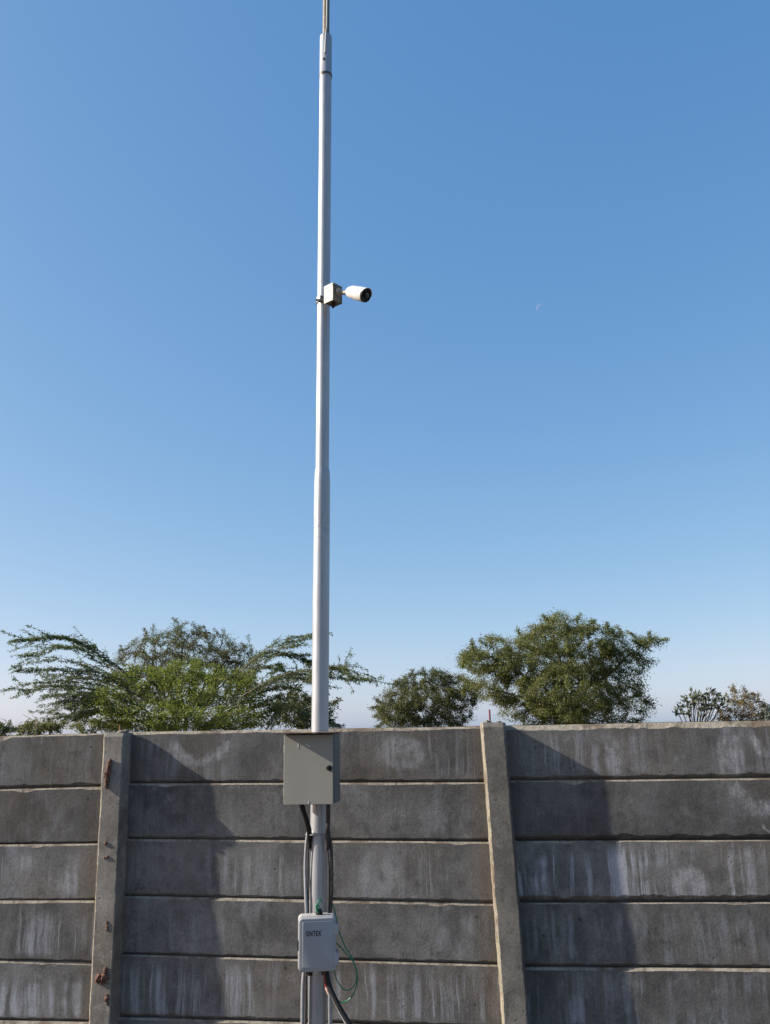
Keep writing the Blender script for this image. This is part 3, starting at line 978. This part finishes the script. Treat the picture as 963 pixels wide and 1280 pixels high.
# ------------------------------------------------------------------ vegetation
def grow(starts, attr, step, infl, kill, iters, rs, bend=(0, 0, 0.0)):
    """space colonisation; starts = list of (point, parent index); returns nodes, parents"""
    nodes = [np.array(p, float) for p, _ in starts]
    par = [q for _, q in starts]
    A_ = np.array(attr)
    alive = np.ones(len(A_), bool)
    near = np.full(len(A_), -1)
    nd2 = np.full(len(A_), 1e18)
    P = np.array(nodes)
    d = np.linalg.norm(A_[:, None] - P[None], axis=2)
    near = d.argmin(1)
    nd2 = d.min(1)
    bend = np.array(bend)
    for it in range(iters):
        act = alive & (nd2 < (infl if it > 12 else infl * 3))
        if not act.any():
            break
        idx = near[act]
        v = A_[act] - np.array(nodes)[idx]
        v /= np.linalg.norm(v, axis=1)[:, None] + 1e-9
        acc = np.zeros((len(nodes), 3))
        np.add.at(acc, idx, v)
        u = np.unique(idx)
        dirs = acc[u]
        dirs = dirs / (np.linalg.norm(dirs, axis=1)[:, None] + 1e-9) + rs.normal(0, .16, (len(u), 3)) + bend
        dirs /= np.linalg.norm(dirs, axis=1)[:, None] + 1e-9
        base = len(nodes)
        new = np.array([nodes[i] for i in u]) + dirs * step
        for i, p in zip(u, new):
            nodes.append(p)
            par.append(int(i))
        ds = np.linalg.norm(A_[:, None] - new[None], axis=2)
        m = ds.min(1)
        am = ds.argmin(1) + base
        better = m < nd2
        near[better] = am[better]
        nd2[better] = m[better]
        alive &= nd2 > kill
        if len(nodes) > 9000:
            break
    return np.array(nodes), np.array(par)


def radii_of(par, tip, expo=2.3):
    n = len(par)
    acc = np.zeros(n)
    r = np.zeros(n)
    for i in range(n - 1, -1, -1):
        r[i] = max(acc[i], tip ** expo)
        if par[i] >= 0:
            acc[par[i]] += r[i]
    return r ** (1 / expo)


def branch_mesh(name, nodes, par, r, mat, sides=5, rmin=0.0):
    idx = np.array([i for i in range(len(par)) if par[i] >= 0 and r[i] >= rmin])
    a, b = nodes[par[idx]], nodes[idx]
    ra, rb = np.minimum(r[par[idx]], r[idx] * 1.25), r[idx]
    t = b - a
    ln = np.linalg.norm(t, axis=1)[:, None] + 1e-9
    t /= ln
    a = a - t * ra[:, None] * 0.3
    ref = np.where(np.abs(t[:, 2:3]) < 0.9, np.array([[0, 0, 1.]]), np.array([[1., 0, 0]]))
    u = np.cross(t, ref)
    u /= np.linalg.norm(u, axis=1)[:, None]
    w = np.cross(t, u)
    E = len(idx)
    V = np.zeros((E, 2, sides, 3))
    for k in range(sides):
        an = 2 * math.pi * k / sides
        o = u * math.cos(an) + w * math.sin(an)
        V[:, 0, k] = a + o * ra[:, None]
        V[:, 1, k] = b + o * rb[:, None]
    base = (np.arange(E) * 2 * sides)[:, None]
    F = []
    for k in range(sides):
        k2 = (k + 1) % sides
        F.append(np.hstack([base + k, base + k2, base + sides + k2, base + sides + k]))
    F = np.concatenate(F)
    return fast_mesh(name, V.reshape(-1, 3), F, mat, smooth=True)


def fast_mesh(name, V, F, mat, smooth=False, tint=None):
    me = bpy.data.meshes.new(name)
    nv, (nf, k) = len(V), F.shape
    me.vertices.add(nv)
    me.vertices.foreach_set('co', V.astype(np.float32).ravel())
    me.loops.add(nf * k)
    me.loops.foreach_set('vertex_index', F.astype(np.int32).ravel())
    me.polygons.add(nf)
    me.polygons.foreach_set('loop_start', np.arange(0, nf * k, k, dtype=np.int32))
    if smooth:
        me.polygons.foreach_set('use_smooth', np.ones(nf, bool))
    me.materials.append(mat)
    if tint is not None:
        at_ = me.attributes.new('tint', 'FLOAT_COLOR', 'POINT')
        at_.data.foreach_set('color', tint.astype(np.float32).ravel())
    me.update(calc_edges=True)
    me.validate()
    return me


def leaves_mesh(name, P, D, mat, rs, length, width, clump_tint=None, droop=0.0, flat=0.0):
    """P points, D directions: one folded lance-shaped leaf spray (2 quads) at each"""
    n = len(P)
    D = D / (np.linalg.norm(D, axis=1)[:, None] + 1e-9)
    D[:, 2] -= droop
    D /= np.linalg.norm(D, axis=1)[:, None] + 1e-9
    N = rs.normal(0, 1, (n, 3))
    N[:, 2] += flat
    S = np.cross(D, N)
    S /= np.linalg.norm(S, axis=1)[:, None] + 1e-9
    Nn = np.cross(S, D)
    ln = (length * rs.uniform(.6, 1.35, n))[:, None]
    wd = (width * rs.uniform(.6, 1.3, n))[:, None]
    V = np.stack([P, P + D * ln * .45 + S * wd * .5 + Nn * wd * .2, P + D * ln - Nn * wd * .3, P + D * ln * .45 - S * wd * .5 + Nn * wd * .2], 1)
    F = np.arange(n * 4).reshape(n, 4)
    t = rs.uniform(0, 1, (n, 2))
    if clump_tint is not None:
        t[:, 0] = np.clip(t[:, 0] * .55 + clump_tint * .6 - .08, 0, 1)
    tint = np.ones((n, 4, 4))
    tint[:, :, 0] = t[:, 0:1]
    tint[:, :, 1] = t[:, 1:2]
    return fast_mesh(name, V.reshape(-1, 3), F, mat, False, tint.reshape(-1, 4))


def lobes_to_points(lobes, Y, n, rs, depth=0.85, shell=0.35):
    """lobes in photograph pixels (cx, cy, rx, ry, weight, dy): random points in the matching ellipsoids round plane Y"""
    out = []
    tot = sum(l[4] * l[2] * l[3] for l in lobes)
    for (cx, cy, rx, ry, w, dy) in lobes:
        c = at(cx, cy, Y + dy)
        ex = abs(at(cx + rx, cy, Y + dy)[0] - c[0])
        ez = abs(at(cx, cy - ry, Y + dy)[2] - c[2])
        k = max(8, int(n * w * rx * ry / tot))
        v = rs.normal(0, 1, (k, 3))
        v /= np.linalg.norm(v, axis=1)[:, None]
        r = rs.uniform(shell, 1, k) ** (1 / 2.2)
        v = v * r[:, None] * np.array([ex, min(ex, max(ez * 1.4, ex * .6)) * depth / .85, ez])
        out.append(c + v)
    P = np.concatenate(out)
    return P[P[:, 2] > 0.7]


def make_tree(name, label, cat, Y, lobes, seed, leafkey, barkkey='bark', n_attr=1100, step=.22, limbs=(), trunk_px=None,
              per=7, leaf=(.13, .045), droop=.15, tip=.007, spread=.16, group=None, reach=None, base_r=None, flat=0.4, patch=1.6, wisps=0):
    rs = np.random.RandomState(seed)
    attr = lobes_to_points(lobes, Y, n_attr, rs)
    b = at(trunk_px[0], trunk_px[1], Y)
    root = np.array([b[0], Y, 0.0])
    o = empty(name, tuple(root), label, cat, group or {'tree': 'trees behind the wall', 'bush': 'bushes behind the wall'}[cat])
    starts = []
    fork = np.array([b[0], Y, b[2]])
    ns = max(3, int(fork[2] / step))
    for i in range(ns + 1):
        s = i / ns
        starts.append((root + (fork - root) * s + np.array([.06 * math.sin(s * 4 + seed), .05 * math.sin(s * 3), 0]) * (1 if 0 < i < ns else 0), i - 1))
    fi = len(starts) - 1
    for lim in limbs:
        prev = fi
        pts = [fork] + [at(x, y, Y + dy) for x, y, dy in lim]
        cm = catmull([Vector(p) for p in pts], 6)
        for p in cm[1:]:
            starts.append((np.array(p) + rs.normal(0, .03, 3), prev))
            prev = len(starts) - 1
    nodes, par = grow(starts, attr, step, reach or step * 5.5, step * 1.6, 90, rs)
    r = radii_of(par, tip)
    loc = nodes - root
    nn, pq, rr = list(loc), list(par), list(r)
    if wisps:
        # bare twig ends that stick out of the outline
        tips = np.setdiff1d(np.arange(len(par)), par)
        for i in tips[rs.permutation(len(tips))[:wisps]]:
            d = nodes[i] - nodes[par[i]]
            d /= np.linalg.norm(d) + 1e-9
            q, pv = loc[i].copy(), int(i)
            for k in range(4):
                d = d + rs.normal(0, .25, 3) + np.array([0, 0, .08])
                d /= np.linalg.norm(d)
                q = q + d * step * .45
                nn.append(q.copy())
                pq.append(pv)
                rr.append(tip * .6)
                pv = len(nn) - 1
    link('trunk', branch_mesh('trunk', np.array(nn), np.array(pq), np.array(rr), M[barkkey], 5), o)
    # leafy twigs at the thin ends, wisps included
    thin = np.where(r < tip * 3.4)[0]
    thin = np.concatenate([thin[thin > fi], np.arange(len(r), len(nn))[::2]])
    nn, pq = np.array(nn), np.array(pq)
    cnt = rs.poisson(per, len(thin))
    src = np.repeat(thin, cnt)
    bd = nn[src] - nn[np.maximum(pq[src], 0)]
    bd /= np.linalg.norm(bd, axis=1)[:, None] + 1e-9
    sp = np.where(src >= len(r), spread * .35, spread)[:, None]
    P = nn[src] - bd * (rs.uniform(0, 1, len(src)) * step)[:, None] + rs.normal(0, 1, (len(src), 3)) * sp * np.array([1, 1, .7])
    D = bd * .8 + rs.normal(0, .75, (len(src), 3))
    # light and dark clumps: neighbouring sprays share a tint
    ct = np.array([0.5 + 0.5 * mnoise.noise(Vector(p) * patch + Vector((seed, 0, 0))) * 1.6 for p in nn])
    link('crown', leaves_mesh('crown', P, D, M[leafkey], rs, leaf[0], leaf[1], ct[src], droop, flat), o)
    return o


# big spreading tree
make_tree('acacia_tree', 'large wide-crowned olive green tree behind the wall, tallest and broadest crown', 'tree', 27.0,
          [(705, 815, 78, 50, 1.0, 0), (625, 822, 56, 32, .8, -.5), (785, 812, 44, 26, .55, .6), (755, 848, 62, 40, .7, .3), (778, 882, 46, 26, .8, -.6),
           (705, 868, 62, 44, 1.0, -1.0), (648, 862, 40, 26, .45, .5), (680, 840, 70, 45, .6, 1.2), (725, 890, 60, 30, .8, .8), (818, 797, 14, 10, .2, .4), (582, 815, 18, 18, .3, -.3), (692, 795, 46, 26, .8, -.8), (740, 792, 40, 22, .5, .5), (612, 850, 42, 26, .8, .4), (648, 878, 42, 22, .9, -.4), (600, 832, 36, 26, .6, .6), (690, 895, 70, 16, .8, 0)],
          21, 'olive', 'bark', 2900, .20, [[(690, 872, -.6), (655, 845, -.9), (615, 822, -1.0)], [(735, 862, .2), (765, 838, .4), (800, 808, .5)], [(705, 850, .3), (695, 810, .4), (690, 785, .3)], [(690, 882, -1), (650, 872, -1.2), (606, 858, -1.3)]],
          (712, 900), per=80, leaf=(.085, .026), droop=.25, spread=.125, tip=.0085, wisps=160)
make_tree('acacia_tree', 'low rounded dark olive tree behind the wall beside the tallest tree', 'tree', 29.0,
          [(530, 876, 56, 34, 1.0, 0), (496, 886, 34, 22, .8, -.5), (568, 872, 32, 28, .8, .4), (530, 852, 40, 16, .6, 0), (530, 900, 64, 18, .8, .3), (550, 850, 26, 14, .5, .5)],
          34, 'olive_dark', 'bark', 1100, .19, [[(505, 893, -.3), (490, 880, -.4)], [(550, 885, .2), (570, 868, .3)]], (530, 905), per=80, leaf=(.080, .025), spread=.13, tip=.0075, wisps=120)
make_tree('acacia_tree', 'grey-olive twiggy tree behind the bright green tree', 'tree', 19.0,
          [(232, 822, 66, 44, 1.0, 0), (180, 838, 42, 40, .8, .4), (290, 836, 38, 36, .8, -.3), (235, 850, 90, 45, .8, .6), (240, 795, 34, 18, .5, 0), (185, 805, 26, 20, .4, .3), (298, 808, 20, 14, .4, 0)],
          47, 'olive_dark', 'bark', 1700, .15, [[(205, 850, .1), (180, 815, .2)], [(225, 840, 0), (232, 800, 0)], [(262, 850, -.1), (292, 815, -.2)]], (232, 895), per=38, leaf=(.066, .018), droop=.0, spread=.085, tip=.006, wisps=260)
make_tree('small_tree', 'small dark shrubby tree behind the wall half hidden by the pole', 'tree', 22.0,
          [(378, 888, 36, 24, 1.0, 0), (405, 890, 22, 22, .7, .2), (362, 878, 20, 16, .4, 0)],
          58, 'olive_dark', 'bark', 420, .17, [], (385, 915), per=40, leaf=(.10, .036), spread=.11, tip=.006, wisps=30)


# ---- the nearer tree with arching, feathery branches
def feathery_tree():
    Y = 7.5
    seed = 63
    rs = np.random.RandomState(seed)
    lobes = [(225, 862, 88, 38, 1.0, 0), (160, 868, 50, 36, .9, -.3), (290, 868, 50, 36, .9, .2), (235, 838, 66, 20, .6, .1), (180, 845, 44, 20, .5, .4), (290, 846, 40, 18, .5, -.3), (235, 893, 112, 24, 2.0, -.3), (235, 905, 110, 20, 1.6, .3), (320, 890, 34, 24, .5, -.2), (130, 880, 40, 24, .5, .2)]
    attr = lobes_to_points(lobes, Y, 2300, rs, depth=.9, shell=.15)
    b = at(225, 925, Y)
    root = np.array([b[0], Y, 0.0])
    o = empty('mesquite_tree', tuple(root), 'bright green feathery tree behind the wall with long arching branches', 'tree', 'trees behind the wall')
    fork = np.array([b[0], Y, 1.0])
    starts = [(root + (fork - root) * i / 8, i - 1) for i in range(9)]
    nodes, par = grow(starts, attr, .085, .6, .13, 110, rs)
    nodes, par = list(nodes), list(par)
    arch = [
        [(170, 852, 0), (130, 822, -.1), (105, 806, -.2), (75, 797, -.3), (42, 799, -.35), (11, 802, -.4)],
        [(165, 850, .1), (128, 824, .2), (105, 812, .2), (80, 809, .2), (50, 817, .2), (28, 821, .2)],
        [(170, 858, .1), (130, 838, .0), (95, 828, 0), (65, 826, 0), (40, 828, 0), (20, 833, 0)],
        [(160, 860, -.2), (120, 840, -.3), (80, 836, -.4), (50, 838, -.4), (22, 839, -.5)],
        [(165, 868, .2), (125, 850, .3), (85, 845, .3), (55, 846, .4)],
        [(160, 872, 0), (125, 856, 0), (80, 853, 0), (50, 854, 0), (22, 855, -.1)],
        [(160, 876, -.1), (120, 862, -.2), (75, 858, -.3), (28, 862, -.4)],
        [(165, 880, .2), (125, 868, .3), (85, 868, .3), (52, 871, .3)],
        [(165, 885, 0), (130, 876, 0), (100, 880, -.1), (85, 885, -.1)],
        [(170, 892, -.2), (130, 886, -.3), (95, 894, -.4), (66, 891, -.4)],
        [(165, 895, .1), (135, 890, .1), (112, 892, .1), (92, 898, .1)],
        [(160, 885, 0), (120, 872, .1), (95, 876, .1), (70, 880, .1)],
        [(290, 848, 0), (320, 822, -.1), (345, 808, -.2), (370, 800, -.2), (392, 796, -.3)],
        [(300, 850, .1), (330, 824, .1), (355, 818, .2), (380, 824, .2), (394, 826, .2)],
        [(300, 862, 0), (328, 836, 0), (350, 832, 0), (352, 836, .1)],
        [(300, 872, -.1), (330, 856, -.2), (360, 842, -.3), (395, 838, -.4), (420, 837, -.4), (438, 846, -.5), (450, 849, -.5), (465, 851, -.5)],
        [(310, 872, .1), (345, 850, .1), (380, 850, .1), (396, 856, .1)],
        [(310, 868, .1), (350, 845, 0), (395, 843, -.1), (425, 846, -.1), (428, 836, -.1)],
        [(300, 880, .2), (335, 862, .2), (360, 858, .3), (376, 862, .3)],
        [(305, 888, -.1), (335, 880, -.2), (350, 888, -.2), (345, 902, -.2)],
        [(310, 890, 0), (340, 872, .1), (362, 872, .1), (385, 880, .1)],
        [(320, 895, .1), (355, 885, .2), (380, 893, .2), (400, 900, .2), (425, 908, .2)],
    ]
    # thinner companions beside each limb, shorter and lower
    extra = []
    for br in arch:
        for q in range(2):
            ox, oy, od = rs.uniform(-8, 8), rs.uniform(-3.5, 7), rs.uniform(-.5, .5)
            m = rs.randint(3, len(br) + 1) if len(br) > 3 else 3
            ends = [(x + ox * min(1, i / 2) + rs.uniform(-4, 4), y + oy * min(1, i / 2) + rs.uniform(-2.5, 2.5), dy + od) for i, (x, y, dy) in enumerate(br[:m])]
            extra.append(ends)
    arch = arch + extra
    N0 = np.array(nodes)
    base_n = len(nodes)
    arch_nodes = []
    for br in arch:
        pts = [Vector(at(x, y, Y + dy * 1.4)) for x, y, dy in br]
        cm = catmull(pts, 9)
        # join the limb to the nearest crown node
        j = int(np.linalg.norm(N0[:base_n] - np.array(cm[0]), axis=1).argmin())
        prev = j
        ln = len(cm)
        for i, p in enumerate(cm):
            nodes.append(np.array(p) + rs.normal(0, .008, 3))
            par.append(prev)
            prev = len(nodes) - 1
            arch_nodes.append((prev, i / ln))
            if i > ln * .15 and rs.uniform() < .30:
                # side twig
                t = np.array(cm[min(i + 1, ln - 1)] - cm[max(i - 1, 0)])
                t /= np.linalg.norm(t) + 1e-9
                d = t * .95 + rs.normal(0, .45, 3) * np.array([1, 1, .32])
                d /= np.linalg.norm(d)
                q, pv = nodes[prev].copy(), prev
                for k in range(rs.randint(2, 9)):
                    d = d + rs.normal(0, .15, 3) * np.array([1, 1, .5])
                    d[2] -= .02
                    d /= np.linalg.norm(d)
                    q = q + d * .055
                    nodes.append(q.copy())
                    par.append(pv)
                    pv = len(nodes) - 1
                    arch_nodes.append((pv, .8))
    nodes, par = np.array(nodes), np.array(par)
    # parents always precede children except where limbs join, which also point backwards
    r = radii_of(par, .0026, 2.6)
    loc = nodes - root
    link('trunk', branch_mesh('trunk', loc, par, r, M['bark_pale'], 5), o)
    thin = np.where(r[:base_n] < .0085)[0]
    cnt = np.where(rs.uniform(size=len(thin)) < .2, 2, rs.poisson(38, len(thin)))
    src = np.repeat(thin, cnt)
    bd = nodes[src] - nodes[np.maximum(par[src], 0)]
    bd /= np.linalg.norm(bd, axis=1)[:, None] + 1e-9
    P = loc[src] - bd * (rs.uniform(0, .085, len(src)))[:, None] + rs.normal(0, .05, (len(src), 3)) * np.array([1, 1, .5])
    D = bd * .7 + rs.normal(0, .7, (len(src), 3)) * np.array([1, 1, .6])
    ct = np.array([0.45 + 1.1 * mnoise.noise(Vector(p) * 3.1) for p in nodes])
    link('crown', leaves_mesh('crown', P, D, M['bright'], rs, .050, .016, ct[src], .12, .9), o)
    ids = np.array([a for a, s in arch_nodes])
    cnt = rs.poisson(rs.choice([3, 6, 9, 12], len(ids)))
    src = np.repeat(ids, cnt)
    bd = nodes[src] - nodes[np.maximum(par[src], 0)]
    P = loc[src] - bd * rs.uniform(0, 1, (len(src), 1)) + rs.normal(0, .010, (len(src), 3))
    bd /= np.linalg.norm(bd, axis=1)[:, None] + 1e-9
    D = bd * .55 + rs.normal(0, .6, (len(src), 3)) * np.array([1, 1, .8])
    link('branch_leaves', leaves_mesh('branch_leaves', P, D, M['spray'], rs, .046, .0130, None, .30, .4), o)
    return o


feathery_tree()

# ---- bushes beyond the wall at both ends
make_tree('bush', 'dry brown-green round bush behind the wall beside the broad-leaved shrub', 'bush', 24.0,
          [(930, 884, 26, 20, 1.0, 0), (925, 870, 18, 12, .5, 0), (915, 895, 24, 12, .5, .2), (943, 893, 18, 12, .4, 0)], 71, 'dry', 'bark_pale', 420, .13, [], (928, 905), per=30, leaf=(.075, .026), spread=.085, tip=.006, droop=0, wisps=60)
make_tree('bush', 'dark green bush at the far side of the dry brown bush', 'bush', 25.5,
          [(962, 893, 16, 12, 1.0, 0), (985, 888, 26, 16, 1.0, 0), (955, 884, 8, 8, .3, 0)], 74, 'broad', 'bark', 260, .13, [], (972, 908), per=18, leaf=(.11, .05), spread=.09, tip=.006, droop=0)
make_tree('bush', 'low olive bush behind the wall with bare twigs above it', 'bush', 16.0,
          [(48, 910, 30, 9, 1.0, 0), (70, 908, 14, 9, .5, 0), (30, 912, 14, 8, .4, 0)], 82, 'olive', 'bark_pale', 330, .09, [], (48, 922), per=34, leaf=(.06, .022), spread=.06, tip=.004, wisps=20)
make_tree('bush', 'small dark green tuft of a bush behind the wall beside the low olive bush', 'bush', 15.0,
          [(8, 911, 13, 8, 1.0, 0), (-14, 908, 20, 12, 1.0, 0)], 85, 'spray', 'bark_pale', 200, .08, [], (2, 922), per=34, leaf=(.055, .022), spread=.05, tip=.004, wisps=8)
make_tree('bush', 'dense dull green bush between the bright tree and the wall', 'bush', 11.0,
          [(112, 905, 24, 10, 1.0, 0), (145, 908, 26, 10, .8, 0), (92, 908, 10, 8, .5, 0)], 88, 'olive', 'bark_pale', 420, .07, [], (118, 922), per=32, leaf=(.045, .017), spread=.045, tip=.003)


def twig_shrub(name, label, Y, base_px, ends, seed, mat, r0=.012):
    b = at(base_px[0], base_px[1], Y)
    root = Vector((b[0], Y, 0))
    o = empty(name, root, label, 'shrub')
    rs = random.Random(seed)
    for (path) in ends:
        pts = [Vector((0, 0, 0)), Vector((b[0], Y, b[2])) - root] + [Vector(at(x, y, Y + rs.uniform(-.3, .3))) - root for x, y in path]
        cm = catmull(pts, 7)
        n = len(cm)
        cm = [p + Vector((rs.gauss(0, .006), rs.gauss(0, .006), rs.gauss(0, .006))) for p in cm]
        tube('stem', cm, [r0 * (1 - .75 * i / n) for i in range(n)], mat, 5, o)
    return o


twig_shrub('bare_shrub', 'leafless pale twigs sticking up behind the low olive bush', 15.0, (46, 915),
           [[(44, 905), (38, 898), (28, 893)], [(48, 904), (55, 900), (64, 897)], [(46, 905), (44, 898), (40, 894)], [(50, 906), (58, 902), (72, 901)], [(44, 908), (36, 904), (26, 902)]], 5, M['bark_pale'])
twig_shrub('bare_shrub', 'pair of thin bare twigs behind the wall beside the dark green tuft', 14.0, (14, 925),
           [[(10, 905), (4, 899), (-4, 896)], [(12, 908), (9, 902), (2, 897)]], 7, M['bark_pale'], .009)


def broad_shrub():
    Y, seed = 24.0, 93
    rs = np.random.RandomState(seed)
    b = at(868, 905, Y)
    root = np.array([b[0], Y, 0.0])
    o = empty('broad_leaved_shrub', tuple(root), 'open grey-green broad-leaved shrub with upright forked stems behind the wall', 'shrub')
    tips = [(846, 887), (852, 884), (857, 873), (863, 881), (866, 869), (871, 876), (874, 866), (879, 873), (883, 870), (888, 864), (893, 866), (897, 874), (904, 873), (886, 880), (860, 890), (876, 884), (900, 882), (892, 878), (868, 868), (881, 882)]
    nodes, par, P, D = [], [], [], []
    for i in range(5):
        nodes.append(np.array([0, 0, (b[2] - .25) * i / 4]))
        par.append(i - 1)
    for (x, y) in tips:
        t = at(x, y, Y + rs.uniform(-.6, .6)) - root
        f0 = nodes[4]
        mid = f0 + (t - f0) * .5 + np.array([(t[0] - f0[0]) * .15, 0, -.10])
        prev = 4
        for p in catmull([Vector(f0), Vector(mid), Vector(t)], 5)[1:]:
            nodes.append(np.array(p) + rs.normal(0, .012, 3))
            par.append(prev)
            prev = len(nodes) - 1
        for k in range(15):
            P.append(np.array(t) + rs.normal(0, .05, 3) - np.array([0, 0, rs.uniform(0, .16)]))
            D.append(rs.normal(0, .8, 3) + np.array([0, 0, .7]))
    nodes, par = np.array(nodes), np.array(par)
    link('trunk', branch_mesh('trunk', nodes, par, radii_of(par, .016, 2.6), M['bark'], 5), o)
    link('crown', leaves_mesh('crown', np.array(P), np.array(D), M['broad'], rs, .16, .095), o)


broad_shrub()

# red marker pole beyond the wall
pr_ = at(612, 887, 9.0)
v, f = tube_data([(0, 0, 0), (0, 0, pr_[2] - .004), (0, 0, pr_[2])], [.015, .015, .013], 14)
rp = link('marker_pole', pydata('marker_pole', v, f, [M['redpaint']], smooth=True), None, (pr_[0], 9.0, 0))
rp.data.set_sharp_from_angle(angle=R_(50))
tag(rp, 'thin dull red pole just showing above the wall beside the leaning post', 'pole')

# ------------------------------------------------------------------ day moon: the sunlit sliver of the globe
mo_d = (at(675.5, 385, 0.0) - EYE)
mo_d /= np.linalg.norm(mo_d)
mo_c = EYE + mo_d * 7000
rad = 7000 * 4.9 / F_PX
fw = Vector(mo_d)
lx = Vector(RIGHT)
lx = (lx - fw * lx.dot(fw)).normalized()
uy = lx.cross(fw).normalized()
sdir = (lx * -0.86 + uy * 0.51).normalized()          # towards the sun as seen in the sky
tdir = fw.cross(sdir).normalized()
vs, fs = [], []
na, nb = 24, 6
for i in range(na + 1):
    th = R_(-78 + 156 * i / na)
    for k in range(nb + 1):
        ph = R_(0 + 62 * k / nb)                     # from the limb towards us
        d = sdir * (math.cos(th) * math.cos(ph)) + tdir * math.sin(th) - fw * (math.cos(th) * math.sin(ph))
        vs.append(d * rad)
for i in range(na):
    for k in range(nb):
        a = i * (nb + 1) + k
        fs.append((a, a + 1, a + nb + 2, a + nb + 1))
mm = bpy.data.materials.new('moon_glow')
mm.use_nodes = True
mt = mm.node_tree
mt.nodes.clear()
mo_out = nd(mt, 'ShaderNodeOutputMaterial')
em = nd(mt, 'ShaderNodeEmission')
em.inputs[0].default_value = (0.30, 0.46, 0.80, 1)
em.inputs[1].default_value = 0.46
L(mt, em.outputs[0], mo_out.inputs[0])
mo = link('moon', pydata('moon', vs, fs, [mm], smooth=True), None, Vector(mo_c))
tag(mo, 'faint pale crescent moon in the daytime sky', 'moon')
